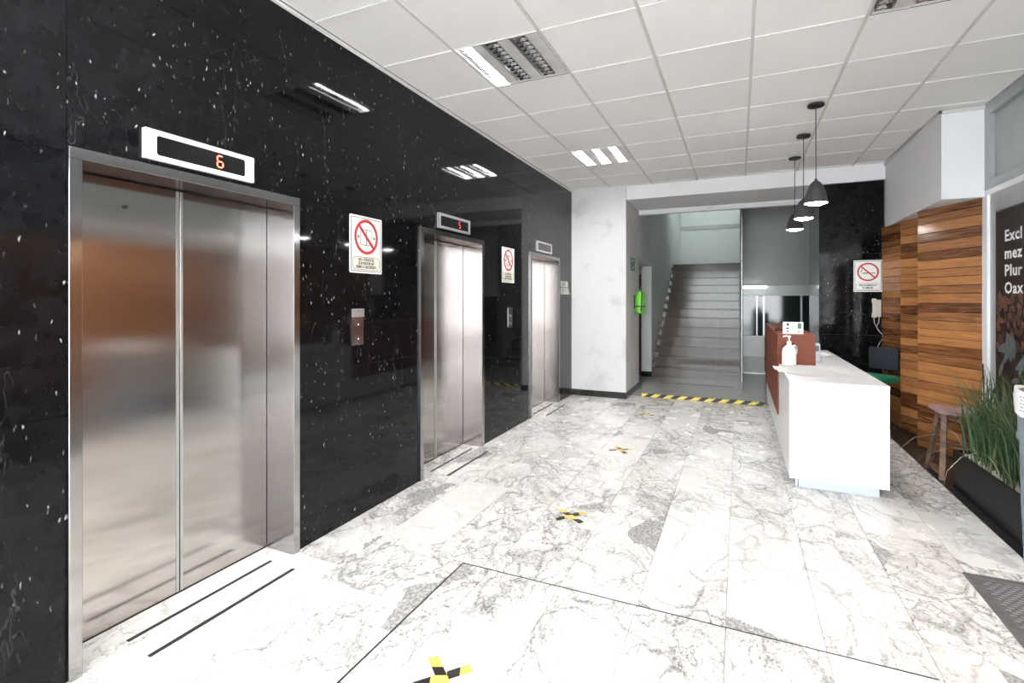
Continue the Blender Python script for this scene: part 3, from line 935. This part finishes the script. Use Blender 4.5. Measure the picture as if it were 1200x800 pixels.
def call_plate(y0, y1, z0, z1, label, worn):
    r = tag(empty('call_button_plate', (0, y0, z0), FACE_PX), label, 'button plate', 'elevator call plates')
    w, h = y1 - y0, z1 - z0
    mk('plate', 'steel_frame', lambda bm: b_prism(bm, rrect(0, w, 0, h, .006), -.008, 0), r)
    if worn:
        mk('cover', 'alu', lambda bm: b_prism(bm, rrect(-.004, w + .004, h * .78, h + .003, .004), -.011, -.0085), r)
    for q, z in enumerate((.18, .58)):
        bt = mk('button', 'steel_frame', lambda bm: b_cyl(bm, (w / 2, -.008, h * z), (w / 2, -.012, h * z), w * .16, n=18), r, True)
        mk('arrow', 'white_plastic', lambda bm: b_prism(bm, [(w * .44, h * z - .006), (w * .56, h * z - .006), (w * .5, h * z + .007)], -.0134, -.0121), bt)
    for z in (.06, .94):
        mk('screw', 'chrome', lambda bm: b_cyl(bm, (w / 2, -.008, h * z), (w / 2, -.0125, h * z), .004, n=10), r)
    return r
call_plate(2.673, 2.789, 1.185, 1.432, 'steel call button plate with a worn cover, below a sign', True)
call_plate(5.222, 5.335, 1.178, 1.407, 'plain narrow steel call button plate beside the elevator by the pilaster', False)

# curling paper notes by the last elevator
def curled(bm, w, h, curl, yb=-.002):
    n = 8
    g = [[bm.verts.new((w * i / n, yb - curl * (i / n) ** 3 * (1.0 - .6 * k / 4), h * k / 4)) for i in range(n + 1)] for k in range(5)]
    for k in range(4):
        for i in range(n):
            bm.faces.new((g[k][i], g[k][i + 1], g[k + 1][i + 1], g[k + 1][i]))
    bmesh.ops.solidify(bm, geom=bm.faces[:], thickness=.0006)
for z, hh, lab in ((1.682, .088, 'upper taped paper note next to the white pilaster'), (1.575, .095, 'lower curling paper note next to the white pilaster')):
    r = tag(empty('paper_note', (0, 7.075, z), FACE_PX), lab, 'note', 'taped notes by the last elevator')
    mk('sheet', 'paper', lambda bm: curled(bm, .34, hh, .03 if z < 1.6 else .008), r, True)
    for q in range(3):
        mk('print', 'ink', lambda bm: b_box(bm, .05, .22, -.0036, -.0029, hh * (.22 + .24 * q), hh * (.22 + .24 * q) + .010), r)

# green plates and extinguisher on the passage wall
for z, lab in ((2.062, 'upper small green safety plate above the extinguisher'), (1.955, 'lower small green safety plate above the extinguisher')):
    r = tag(empty('safety_plate', (.85, 7.98, z), FACE_PX), lab, 'sign', 'green safety plates')
    mk('plate', 'greensign', lambda bm: b_prism(bm, rrect(0, .34, 0, .098, .008), -.004, -.0005), r)
    mk('print', 'white_sign', lambda bm: (b_box(bm, .04, .30, -.0048, -.0041, .058, .070), b_box(bm, .04, .24, -.0048, -.0041, .030, .042)), r)
r = tag(empty('fire_extinguisher', (.945, 8.27, 1.27)), 'lime green fire extinguisher with a black strap on the passage wall', 'extinguisher')
mk('cylinder', 'green', lambda bm: b_lathe(bm, [(0, 0), (.066, .0), (.076, .012), (.078, .03), (.078, .285), (.070, .32), (.045, .350), (.024, .362), (.024, .375)], n=28), r, True)
mk('valve', 'dark_metal', lambda bm: (b_cyl(bm, (0, 0, .36), (0, 0, .41), .018, n=14), b_box(bm, -.012, .012, -.075, .03, .408, .418), b_box(bm, -.010, .010, -.070, .03, .428, .438), b_box(bm, -.008, .008, .01, .028, .41, .435)), r)
mk('gauge', 'chrome', lambda bm: b_cyl(bm, (.012, -.0, .392), (.034, -.0, .392), .014, n=14), r)
mk('strap', 'rubber', lambda bm: b_lathe(bm, [(.0795, .105), (.081, .107), (.081, .123), (.0795, .125)], n=28), r, True)
mk('hose', 'rubber', lambda bm: b_tube(bm, [(0.01, -.02, .392), (.03, -.065, .38), (.045, -.088, .33), (.042, -.090, .22), (.035, -.088, .11)], .009, 8), r, True)
mk('nozzle', 'rubber', lambda bm: b_cyl(bm, (.035, -.088, .12), (.033, -.088, .04), .010, .016, n=12), r)
mk('bracket', 'dark_metal', lambda bm: b_box(bm, -.0945, -.079, -.02, .02, .08, .30), r)
mk('data_label', 'white_sign', lambda bm: [b_box(bm, .0785, .0792, -.02, .02, .17, .24)], r)

# ================================================================== STAIRS
SX0, SX1, SY, RISE, GO, NST = .852, 2.423, 10.05, .1838, .29, 13
stc = tag(empty('staircase', (0, SY, 0)), 'flight of glossy beige tiled steps rising to the landing', 'stairs')
def core(bm):
    pts = [(0.012, 0)]
    for i in range(NST):
        pts.append((i * GO + .012, (i + 1) * RISE - .012)); pts.append(((i + 1) * GO + .012, (i + 1) * RISE - .012))
    L = 15.39 - SY
    pts[-1] = (L, NST * RISE - .012); pts.append((L, 0))
    a = [bm.verts.new((SX0, y, z)) for y, z in pts]; c = [bm.verts.new((SX1, y, z)) for y, z in pts]
    bm.faces.new(a); bm.faces.new(c[::-1])
    for i in range(len(a)):
        j = (i + 1) % len(a)
        bm.faces.new((a[i], a[j], c[j], c[i]))
mk('stair_core', 'grout', core, stc)
jt = [SX0, 1.40, 2.0, SX1]
rt = {}; tt = {}
for i in range(NST):
    z0 = i * RISE; y = i * GO
    for a, c in zip(jt, jt[1:]):
        key = round(c - a, 3)
        if key not in rt:
            t = bmesh.new(); b_box(t, .001, key - .001, 0, .0118, 0.001, RISE - .0125); rt[key] = finish(t)
            t = bmesh.new(); b_box(t, .001, key - .001, -.022, GO - .001 - .0002, -.0118, 0, .002); tt[key] = finish(t)
        link('riser_tile', rt[key], 'stairtile', stc, (a, y, z0))
        if i < NST - 1:
            link('tread_tile', tt[key], 'stairtile', stc, (a, y, z0 + RISE))
        else:
            boxo('landing_tile', 'stairtile', a + .001, c - .001, y - .022, 15.388 - SY, z0 + RISE - .0118, z0 + RISE, stc)
    boxo('nosing', 'nosing', SX0 + .002, SX1 - .002, y - .0225, y - .001, z0 + RISE - .022, z0 + RISE - .0125, stc)
    # stepped skirting along the wall
    if i < NST - 1:
        boxo('skirting_tile', 'stairtile', SX0 + .0005, SX0 + .011, y + .0, y + GO - .002, z0 + RISE + .0005, z0 + RISE + .105, stc)
tag(boxo('anti_slip_strip', 'rubber', 1.10, 2.32, 9.385, 9.415, .0003, .003), 'long black floor strip in front of the stairs', 'floor strip')

# stairwell lamp
r = tag(empty('stairwell_lamp', (1.65, 13.9, 4.52)), 'tube lamp on the high stairwell ceiling', 'lamp')
boxo('housing', 'white_plastic', -.6, .6, -.06, .06, 0.03, .079, r)
mk('tube', emitter('stair_tube', (0.92, 1.0, 0.97), 17.0), lambda bm: b_cyl(bm, (-.58, 0, .01), (.58, 0, .01), .018, n=12), r, True)

# ================================================================== TAPE
r = tag(boxo('hazard_tape', 'hazard', 1.03, 2.745, 7.905, 7.965, .0004, .048, None, .008, 2), 'yellow and black hazard striped threshold across the floor before the stairs', 'threshold')
def cross(x, y, lab, k):
    r = tag(empty('tape_cross', (x, y, 0), random.uniform(-.25, .25)), lab, 'tape', 'tape crosses on the floor')
    for s, ang in enumerate((PI / 4, -PI / 4)):
        c, sn = math.cos(ang), math.sin(ang)
        L, wd = .128, .022
        z0 = .0006 + s * .0012
        def strip(bm):
            ends = [(-L, -wd), (-L * .95, 0), (-L, wd), (L, wd), (L * .93, 0.005), (L, -wd)]
            vs = [bm.verts.new((px * c - py * sn, px * sn + py * c, z0)) for px, py in ends]
            vt = [bm.verts.new((px * c - py * sn, px * sn + py * c, z0 + .0008)) for px, py in ends]
            bm.faces.new(vs[::-1]); bm.faces.new(vt)
            for i in range(6):
                bm.faces.new((vs[i], vs[(i + 1) % 6], vt[(i + 1) % 6], vt[i]))
        st = mk('tape_strip', 'yellow', strip, r)
        def blacks(bm):
            for q in ((-L, -L * .45), (0.01, L * .52)) if s == 0 else ((-L * .55, -.02), (L * .42, L)):
                pts = [(q[0], -wd), (q[0] + .02, wd), (q[1] + .02, wd), (q[1], -wd)]
                pts = [(max(-L, min(L, px)), py) for px, py in pts]
                vt = [bm.verts.new((px * c - py * sn, px * sn + py * c, z0 + .0010)) for px, py in pts]
                vb = [bm.verts.new((px * c - py * sn, px * sn + py * c, z0 + .0006)) for px, py in pts]
                bm.faces.new(vt); bm.faces.new(vb[::-1])
                for i in range(4):
                    bm.faces.new((vb[i], vb[(i + 1) % 4], vt[(i + 1) % 4], vt[i]))
        mk('black_stripe', 'ink', blacks, st)
cross(1.325, 1.71, 'yellow and black tape cross inside the thin black floor outline', 0)
cross(1.335, 3.35, 'yellow and black tape cross beside the grey marble slab', 1)
cross(1.325, 5.03, 'yellow and black tape cross level with the second elevator', 2)
cross(1.293, 6.73, 'small tape cross close to the hazard tape line', 3)

# ================================================================== RECEPTION COUNTER
r = tag(empty('reception_counter', (2.77, 4.62, 0)), 'white reception counter with a raised red-brown block', 'counter')
L = 3.0
mk('body', 'white_gloss', lambda bm: b_box(bm, 0, .665, 0, .05, .062, .815, .001), r)            # end panel
mk('side_panel', 'white_gloss', lambda bm: b_box(bm, 0.0, .03, .051, 3.70, .062, .815), r)
mk('side_panel', 'white_gloss', lambda bm: b_box(bm, .635, .665, .051, L, .062, .815), r)
mk('worktop', 'white_gloss', lambda bm: b_box(bm, 0, .667, -.001, 2.95, .8155, .845, .0015), r)
mk('inner_shelf', 'white_gloss', lambda bm: b_box(bm, .031, .634, .06, 2.9, .40, .42), r)
mk('kick_plate', 'bluekick', lambda bm: b_box(bm, .065, .60, .0, .02, 0.001, .061), r)
mk('kick_plate', 'alu', lambda bm: b_box(bm, .045, .06, .021, 3.68, 0.001, .061), r)
mk('raised_block', 'redwood', lambda bm: b_box(bm, -.012, .322, 1.15, 3.72, .8455, 1.145, .001), r)
mk('front_cladding', 'redwood', lambda bm: b_box(bm, -.013, -.001, 1.15, 3.72, .33, .845), r)

# bottle
def bottle(x, y, z):
    r = tag(empty('sanitizer_bottle', (x, y, z), 0.25), 'white pump bottle with a moulded handle on the counter', 'bottle')
    r.scale = (1, 1, .95)
    def body(bm):
        prof = [(0, 0), (.056, 0), (.062, .006), (.063, .02), (.063, .135), (.058, .165), (.044, .190), (.024, .205), (.019, .212), (.019, .225), (.0, .225)]
        n = 28; rings = []
        for rr, zz in prof:
            rings.append([bm.verts.new((rr * math.cos(2 * PI * i / n), rr * .8 * math.sin(2 * PI * i / n), zz)) for i in range(n)])
        for a, c in zip(rings, rings[1:]):
            for i in range(n):
                bm.faces.new((a[i], a[(i + 1) % n], c[(i + 1) % n], c[i]))
        bmesh.ops.remove_doubles(bm, verts=bm.verts[:], dist=1e-5)
    mk('body', 'white_plastic', body, r, True)
    mk('handle', 'white_plastic', lambda bm: b_tube(bm, [(.030, 0, .198), (.052, 0, .204), (.066, 0, .190), (.069, 0, .160), (.066, 0, .130), (.058, 0, .112)], .0085, 10), r, True)
    mk('collar', 'white_gloss', lambda bm: b_cyl(bm, (0, 0, .2255), (0, 0, .245), .021, n=20), r)
    mk('pump', 'white_gloss', lambda bm: (b_cyl(bm, (0, 0, .2455), (0, 0, .285), .007, n=12), b_cyl(bm, (0, 0, .285), (0, 0, .303), .013, .017, n=14), b_tube(bm, [(0, 0, .297), (-.025, 0, .300), (-.046, 0, .296), (-.052, 0, .287)], .0065, 8)), r, True)
def sheet_z(u, v):
    return .004 + .006 * math.sin(u * 9 + v * 4) * math.sin(v * 7 + 1) * .5 + .003
# crumpled cloth
r = tag(empty('counter_cloth', (2.77, 4.62, .845)), 'crumpled white cloth spread under the pump bottle', 'cloth')
def cloth(bm):
    outline = [(-.072, .86), (-.045, .50), (.20, .265), (.49, .50), (.30, 1.02)]
    # bilinear-ish patch between five corner points
    nu, nv = 26, 18
    A, B, C, D = Vector((-.075, .90)), Vector((-.05, .50)), Vector((.50, .46)), Vector((.32, 1.03))
    Mid = Vector((.20, .25))
    g = []
    for i in range(nu + 1):
        u = i / nu; row = []
        for k in range(nv + 1):
            v = k / nv
            near = B.lerp(C, u) + (Mid - B.lerp(C, .45)) * max(0, 1 - abs(u - .45) / .5) * .9
            far = A.lerp(D, u) + Vector((0, .02 * math.sin(u * 13)))
            p = near.lerp(far, v)
            z = .0065 + .006 * (1 + math.sin(u * 17 + v * 6) * math.sin(v * 11 + u * 3))
            if u < .12: z += .010 * (1 - u / .12) * (1 + .5 * math.sin(v * 9))
            if p.x < -.002: z -= min(.03, (-p.x) * .30) * (1 - .2 * v)
            if v < .05: z = .004 + z * .3
            row.append(bm.verts.new((p.x, p.y, z)))
        g.append(row)
    for i in range(nu):
        for k in range(nv):
            bm.faces.new((g[i][k], g[i + 1][k], g[i + 1][k + 1], g[i][k + 1]))
    bmesh.ops.solidify(bm, geom=bm.faces[:], thickness=.004)
mk('fabric', 'paper', cloth, r, True)
bottle(2.842, 5.53, .862)

# leaflet stand and odds on the raised block
r = tag(empty('leaflet_stand', (2.815, 5.93, 1.1452), -.12), 'slanted white printed card standing on the red-brown block', 'card')
def tilt(bm, x0, x1, z0, z1, d0, d1):
    k = .42
    vs = []
    for dd in (d0, d1):
        for x, z in ((x0, z0), (x1, z0), (x1, z1), (x0, z1)):
            vs.append(bm.verts.new((x, z * k + dd, z)))
    f = [(0, 1, 2, 3), (7, 6, 5, 4), (0, 4, 5, 1), (1, 5, 6, 2), (2, 6, 7, 3), (3, 7, 4, 0)]
    for q in f: bm.faces.new([vs[i] for i in q])
mk('card', 'white_sign', lambda bm: tilt(bm, 0, .185, 0.0, .118, 0, .004), r)
mk('support', 'white_plastic', lambda bm: b_prism(bm, [(.08, 0), (.105, 0), (.105, .09), (.08, .09)], .05, .054), r)
mk('printed_icon', 'ink', lambda bm: (tilt(bm, .036, .056, .078, .108, -.001, -.0001), tilt(bm, .030, .056, .045, .062, -.001, -.0001), tilt(bm, .036, .052, .016, .032, -.001, -.0001)), r)
mk('printed_icon', 'greensign', lambda bm: (tilt(bm, .135, .168, .052, .108, -.001, -.0001), tilt(bm, .078, .098, .072, .080, -.001, -.0001), tilt(bm, .078, .098, .044, .052, -.001, -.0001)), r)
mk('printed_icon', 'red', lambda bm: tilt(bm, .132, .160, .020, .030, -.001, -.0001), r)
r = tag(empty('eyeglasses', (2.83, 6.32, 1.1455), .3), 'dark folded eyeglasses lying on the red-brown block', 'glasses')
mk('frame', 'ink', lambda bm: (b_ring(bm, rrect(-.065, -.008, 0, .035, .012), rrect(-.060, -.013, .005, .030, .009), -.003, .003), b_ring(bm, rrect(.008, .065, 0, .035, .012), rrect(.013, .060, .005, .030, .009), -.003, .003), b_box(bm, -.008, .008, -.002, .002, .020, .025)), r)
mk('temple', 'ink', lambda bm: b_tube(bm, [(-.063, .003, .026), (.0, .02, .012), (.06, .012, .004)], .0025, 6), r)
mk('temple', 'ink', lambda bm: b_tube(bm, [(.063, .003, .026), (.0, .028, .014), (-.06, .020, .004)], .0025, 6), r)
r = tag(empty('paper_stack', (3.12, 6.65, .845), .1), 'loose stack of white papers on the worktop behind the block', 'papers')
for q in range(3):
    mk('sheet', 'paper', lambda bm: b_box(bm, .012 * q, .20 + .012 * q, -.02 * q, .28 - .02 * q, .0005 + .012 * q, .011 + .012 * q, .001), r)
r = tag(empty('card_reader', (3.105, 6.12, .845)), 'small grey upright device beside the red-brown block', 'device')
mk('body', 'bluekick', lambda bm: b_box(bm, 0, .07, 0, .10, .0005, .19, .006, 2), r)
mk('screen', 'screen', lambda bm: b_box(bm, .012, .058, -.0012, -.0002, .11, .17), r)

# ================================================================== WALL PHONE on the column
r = tag(empty('wall_phone', (3.925, 7.70, 1.268)), 'beige wall phone with a dangling cord on the black column', 'phone')
mk('base', 'beige', lambda bm: b_box(bm, 0.015, .105, -.03, -.0005, .01, .225, .006, 2), r)
mk('handset', 'beige', lambda bm: (b_box(bm, .0, .052, -.066, -.034, .0, .055, .009, 2), b_box(bm, .0, .052, -.066, -.034, .182, .24, .009, 2), b_box(bm, .006, .046, -.072, -.050, .03, .21, .008, 2)), r)
mk('cord', 'beige', lambda bm: (b_tube(bm, [(.025, -.045, 0), (.028, -.045, -.06), (.052, -.04, -.115), (.075, -.035, -.06), (.085, -.02, .012)], .0045, 8),
    b_tube(bm, [(.052, -.04, -.115), (.075, -.032, -.16), (.130, -.03, -.23), (.085, -.03, -.32), (.050, -.03, -.42), (.055, -.03, -.48), (.085, -.035, -.53), (.105, -.04, -.58)], .0042, 8)), r, True)

# ================================================================== CHAIR behind the counter
r = tag(empty('office_chair', (3.81, 7.14, 0), -PI / 4), 'chair with a green seat and dark backrest behind the counter', 'chair')
def cushion(bm, w, d, z0, z1):
    b_box(bm, -w, w, -d, d, z0, z1, .03, 4)
mk('seat', 'green_fabric', lambda bm: cushion(bm, .21, .20, .535, .615), r, True)
mk('backrest', 'navy', lambda bm: b_box(bm, -.17, .17, .215, .255, .66, .925, .018, 3), r, True)
mk('back_support', 'dark_metal', lambda bm: b_tube(bm, [(0, .10, .53), (0, .24, .535), (0, .275, .58), (0, .270, .80)], .014, 8), r)
mk('column', 'dark_metal', lambda bm: b_cyl(bm, (0, 0, .10), (0, 0, .534), .024, n=14), r)
for q in range(5):
    a = 2 * PI * q / 5
    lg = mk('leg', 'dark_metal', lambda bm: b_tube(bm, [(0.0, 0, .11), (.12 * math.cos(a), .12 * math.sin(a), .095), (.22 * math.cos(a), .22 * math.sin(a), .065)], [.020, .017, .014], 8), r)
    mk('caster', 'rubber', lambda bm: b_cyl(bm, (.22 * math.cos(a) - .012 * math.sin(a), .22 * math.sin(a) + .012 * math.cos(a), .0265), (.22 * math.cos(a) + .012 * math.sin(a), .22 * math.sin(a) - .012 * math.cos(a), .0265), .026, n=14), lg)

# ================================================================== STOOL
r = tag(empty('wooden_stool', (4.07, 5.44, 0), 0.0), 'worn wooden stool with a faded pink seat beside the plank panel', 'stool')
def seat(bm):
    nx, ny = 10, 6
    W, D = .155, .145
    top = []; bot = []
    for i in range(nx + 1):
        u = -1 + 2 * i / nx
        rt, rb = [], []
        for k in range(ny + 1):
            v = -1 + 2 * k / ny
            sq = 1 - .06 * (u ** 6 + v ** 6)
            z = .575 + .018 * u * u - .012 * (max(abs(u), abs(v)) ** 8)
            rt.append(bm.verts.new((u * W * sq, v * D * sq, z))); rb.append(bm.verts.new((u * W * .93, v * D * .93, .535 + .012 * u * u)))
        top.append(rt); bot.append(rb)
    for i in range(nx):
        for k in range(ny):
            bm.faces.new((top[i][k], top[i + 1][k], top[i + 1][k + 1], top[i][k + 1]))
            bm.faces.new((bot[i][k], bot[i][k + 1], bot[i + 1][k + 1], bot[i + 1][k]))
    for i in range(nx):
        bm.faces.new((top[i][0], bot[i][0], bot[i + 1][0], top[i + 1][0])); bm.faces.new((top[i + 1][ny], bot[i + 1][ny], bot[i][ny], top[i][ny]))
    for k in range(ny):
        bm.faces.new((top[0][k + 1], bot[0][k + 1], bot[0][k], top[0][k])); bm.faces.new((top[nx][k], bot[nx][k], bot[nx][k + 1], top[nx][k + 1]))
mk('seat', 'pinkseat', seat, r, True)
def bar(bm, p0, p1, a, b2):
    p0, p1 = Vector(p0), Vector(p1)
    q = (p1 - p0).to_track_quat('Z', 'X').to_matrix()
    va = []
    for p in (p0, p1):
        for s, t in ((-1, -1), (1, -1), (1, 1), (-1, 1)):
            va.append(bm.verts.new(p + q @ Vector((s * a, t * b2, 0))))
    for f in ((3, 2, 1, 0), (4, 5, 6, 7), (0, 1, 5, 4), (1, 2, 6, 5), (2, 3, 7, 6), (3, 0, 4, 7)):
        bm.faces.new([va[i] for i in f])
for sx in (-1, 1):
    for sy in (-1, 1):
        mk('leg', 'stoolwood', lambda bm: bar(bm, (sx * .135, sy * .17, 0.0), (sx * .085, sy * .055, .545), .019, .019), r)
    mk('stretcher', 'stoolwood', lambda bm: bar(bm, (sx * .132, -.158, .055), (sx * .132, .158, .055), .011, .020), r)
mk('apron', 'stoolwood', lambda bm: bar(bm, (-.11, 0.0, .505), (.11, 0.0, .505), .022, .03), r)
mk('stretcher', 'stoolwood', lambda bm: bar(bm, (-.115, .10, .24), (.115, .10, .24), .010, .018), r)

# ================================================================== PLANTER
PX0, PX1, PY0, PY1, PH = 3.965, 4.31, 3.99, 5.13, .30
r = tag(empty('planter', (PX0, PY0, 0)), 'long black planter box with tall grass-like leaves', 'planter')
pw, pl = PX1 - PX0, PY1 - PY0
mk('box', 'planter', lambda bm: (b_box(bm, 0, pw, 0, .018, 0, PH, .002), b_box(bm, 0, pw, pl - .018, pl, 0, PH, .002), b_box(bm, 0, .018, .0182, pl - .0182, 0, PH), b_box(bm, pw - .018, pw, .0182, pl - .0182, 0, PH), b_box(bm, .018, pw - .018, .018, pl - .018, 0.0, .02)), r)
mk('soil', 'soil', lambda bm: b_box(bm, .019, pw - .019, .019, pl - .019, .2, .275), r)
def blade(length, bend, width):
    bm = bmesh.new(); n = 7
    prev = None
    for i in range(n + 1):
        t = i / n
        a = bend * t * t
        x = length * (t * math.sin(a * .9)); z = length * t * math.cos(a * .75)
        hw = width * (1 - t ** 2.2) * (.75 + .25 * math.sin(min(1, t * 3) * PI / 2)) + .0004
        row = [bm.verts.new((x, -hw, z)), bm.verts.new((x + hw * .45, 0, z - .0)), bm.verts.new((x, hw, z))]
        if prev:
            for q in range(2):
                bm.faces.new((prev[q], prev[q + 1], row[q + 1], row[q]))
        prev = row
    return finish(bm, True)
blades = [blade(random.uniform(.48, .78), random.choice((.12, .25, .4, .55, .7, .9)), random.uniform(.005, .0085)) for _ in range(20)]
dry = [blade(.55, 1.7, .004), blade(.62, 2.1, .004), blade(.50, 1.9, .005)]
for q in range(270):
    cy = random.uniform(.14, pl - .06); cx = pw / 2 - .03 + random.gauss(0, .05)
    cx = max(.04, min(pw - .10, cx))
    o = link('leaf', random.choice(blades), 'leaf', r, (cx, cy, .270))
    s = random.uniform(.75, 1.1)
    o.scale = (s, s, s)
    for attempt in range(12):   # keep the leaves clear of the window and the bin
        o.rotation_euler = (random.gauss(0, .10), random.gauss(0, .12), random.uniform(.30, .95) * PI if cy < .5 else random.uniform(.35, 1.6) * PI)
        mx = o.rotation_euler.to_matrix()
        ends = [mx @ (v.co * s) for v in o.data.vertices]
        if max(e.x for e in ends) + cx < pw + .03 and min(e.y for e in ends) + cy > .0:
            break
for q, (cx, cy, rz, m) in enumerate(((.05, .95, PI * .9, 0), (.04, .70, PI * 1.05, 1), (.04, .45, PI * 1.2, 2), (.05, 1.05, PI * .75, 1), (.05, .28, PI * 1.0, 0))):
    o = link('dry_leaf', dry[m], 'dryleaf', r, (cx, cy, .270)); o.rotation_euler = (0, .25, rz)

# folding wire stand behind the plant
r = tag(empty('wire_stand', (4.25, 5.43, 0)), 'thin black folding stand behind the planter leaves', 'stand')
mk('leg', 'dark_metal', lambda bm: b_cyl(bm, (.04, .12, .95), (-.04, -.20, .002), .006, n=8), r)
mk('leg', 'dark_metal', lambda bm: b_cyl(bm, (.04, -.10, .78), (-.02, .16, .002), .006, n=8), r)
mk('crossbar', 'dark_metal', lambda bm: b_cyl(bm, (.0, .07, .60), (.0, -.10, .52), .005, n=8), r)

# ================================================================== BIN
BX, BY = 4.045, 3.752
r = tag(empty('waste_bin', (BX, BY, 0)), 'tall blue-grey round waste bin lined with a white bag', 'bin')
mk('body', 'bin', lambda bm: b_lathe(bm, [(0, .001), (.170, .001), (.178, .010), (.190, .40), (.196, .700), (.206, .705), (.209, .715), (.209, .735), (.203, .745), (.203, .96), (.208, .965), (.208, .985), (.196, .985), (.186, .70), (.170, .02), (0, .02)], n=40), r, True)
def liner(bm):
    n = 48; rows = []
    for k, (rr, z) in enumerate(((.196, .80), (.200, .97), (.206, .992), (.2125, .990), (.216, .95), (.217, .90), (.214, .86))):
        row = []
        for i in range(n):
            a = 2 * PI * i / n
            wv = .0035 * math.sin(a * 7 + k) + .0025 * math.sin(a * 13 + 2 * k)
            zz = z + (.016 * math.sin(a * 5 + .6) if k == 6 else 0) + (.012 * math.sin(a * 3) if k in (2, 3) else 0)
            row.append(bm.verts.new(((rr + abs(wv)) * math.cos(a), (rr + abs(wv)) * math.sin(a), zz)))
        rows.append(row)
    for a, c in zip(rows, rows[1:]):
        for i in range(n):
            bm.faces.new((a[i], a[(i + 1) % n], c[(i + 1) % n], c[i]))
mk('bag', 'liner', liner, r, True)
def prints(bm):
    for q in range(5):
        z = .955 - q * .019
        for i in range(6):
            a0 = PI + .15 + i * .10 + (q % 2) * .03
            rr = .2225
            pts = [(rr * math.cos(a), rr * math.sin(a)) for a in (a0, a0 + .035, a0 + .07)]
            for (xa, ya), (xb, yb) in zip(pts, pts[1:]):
                v = [bm.verts.new((xa, ya, z)), bm.verts.new((xb, yb, z)), bm.verts.new((xb, yb, z + .007)), bm.verts.new((xa, ya, z + .007))]
                bm.faces.new(v)
mk('print', 'greyink', prints, r)

# ================================================================== MAT
r = tag(empty('floor_mat', (3.515, 2.03, 0)), 'grey rubber entrance mat with rows of slots', 'mat')
mw, ml = .82, 1.50
mk('border', 'matgrey', lambda bm: (b_box(bm, 0, .045, 0, ml, .0005, .010, .003), b_box(bm, mw - .045, mw, 0, ml, .0005, .010, .003), b_box(bm, .0451, mw - .0451, 0, .045, .0005, .010, .003), b_box(bm, .0451, mw - .0451, ml - .045, ml, .0005, .010, .003)), r)
mk('base', 'matgrey', lambda bm: b_box(bm, .0451, mw - .0451, .0451, ml - .0451, .0005, .005), r)
def slots(bm):
    ny = 58; nx = 18
    for i in range(nx):
        for k in range(ny):
            x = .055 + (mw - .11) * (i + .5 * (k % 2)) / nx; y = .055 + (ml - .11) * k / ny
            vs = [(x, y), (x + .024, y + .002), (x + .024, y + .011), (x, y + .009)]
            f = [bm.verts.new((a, b2, .0056)) for a, b2 in vs]
            bm.faces.new(f)
o = mk('slot_rows', 'mathole', slots, r); o['kind'] = 'stuff'

# ================================================================== POSTER on the shop window
r = tag(empty('coffee_poster', (XR - .03, 5.535, .30), FACE_MX), 'dark coffee bean poster with white lettering in the shop window', 'poster')
PW, PHH = .86, 1.925
mk('print_sheet', 'poster', lambda bm: b_box(bm, 0, PW, .0, .003, 0, PHH), r)
# rows read Excl / mez / Plur / Oax before the edge of the view
for tx, zb in (('Excl', 1.970), ('mez', 1.828), ('Plur', 1.690), ('Oax', 1.548)):
    text_o('lettering', tx, .128, 'letters', r, .155, -.0012, zb - .30, align='LEFT', bold=.003, sx=1.22, space=1.10, thick=.0004)
def bean_shape(bm, cx, cz, a, b2, ang, y):
    n = 12; c, s = math.cos(ang), math.sin(ang)
    vs = []
    for i in range(n):
        t = 2 * PI * i / n
        px, pz = a * math.cos(t), b2 * math.sin(t)
        vs.append(bm.verts.new((cx + px * c - pz * s, y, cz + px * s + pz * c)))
    bm.faces.new(vs)
def beans(seedv, count):
    def f(bm):
        rnd = random.Random(seedv)
        for q in range(count):
            bean_shape(bm, rnd.uniform(.03, PW - .03), rnd.uniform(.80, 1.24), rnd.uniform(.030, .042), rnd.uniform(.018, .026), rnd.uniform(0, PI), -.0006 - .000003 * q - (.0005 if seedv == 2 else 0))
    return f
o = mk('printed_beans', 'beandark', beans(1, 85), r); o['kind'] = 'stuff'
o = mk('printed_beans', 'bean', beans(2, 62), r); o['kind'] = 'stuff'
def creases(bm):
    rnd = random.Random(2)
    for q in range(62):
        cx, cz, a, b2, ang = rnd.uniform(.03, PW - .03), rnd.uniform(.80, 1.24), rnd.uniform(.030, .042), rnd.uniform(.018, .026), rnd.uniform(0, PI)
        bean_shape(bm, cx, cz, a * .85, b2 * .12, ang, -.0016)
o = mk('printed_bean_creases', 'ink', creases, r); o['kind'] = 'stuff'
def pleaves(bm):
    rnd = random.Random(5)
    for q in range(34):
        cx, cz, ang, a = rnd.uniform(.10, PW - .12), rnd.uniform(.15, .86), rnd.uniform(.2, 2.6), rnd.uniform(.07, .13)
        n = 10; c, s = math.cos(ang), math.sin(ang)
        for sd in (1, -1):
            vs = []
            for i in range(n + 1):
                t = i / n
                px, pz = a * (t * 2 - 1), sd * (.002 + a * .28 * math.sin(PI * t) ** .8)
                vs.append(bm.verts.new((cx + px * c - pz * s, -.0022 - .00001 * q, cz + px * s + pz * c)))
            vs.append(bm.verts.new((cx, -.0022 - .00001 * q, cz)))
            bm.faces.new(vs)
o = mk('printed_leaves', 'printleaf', pleaves, r); o['kind'] = 'stuff'
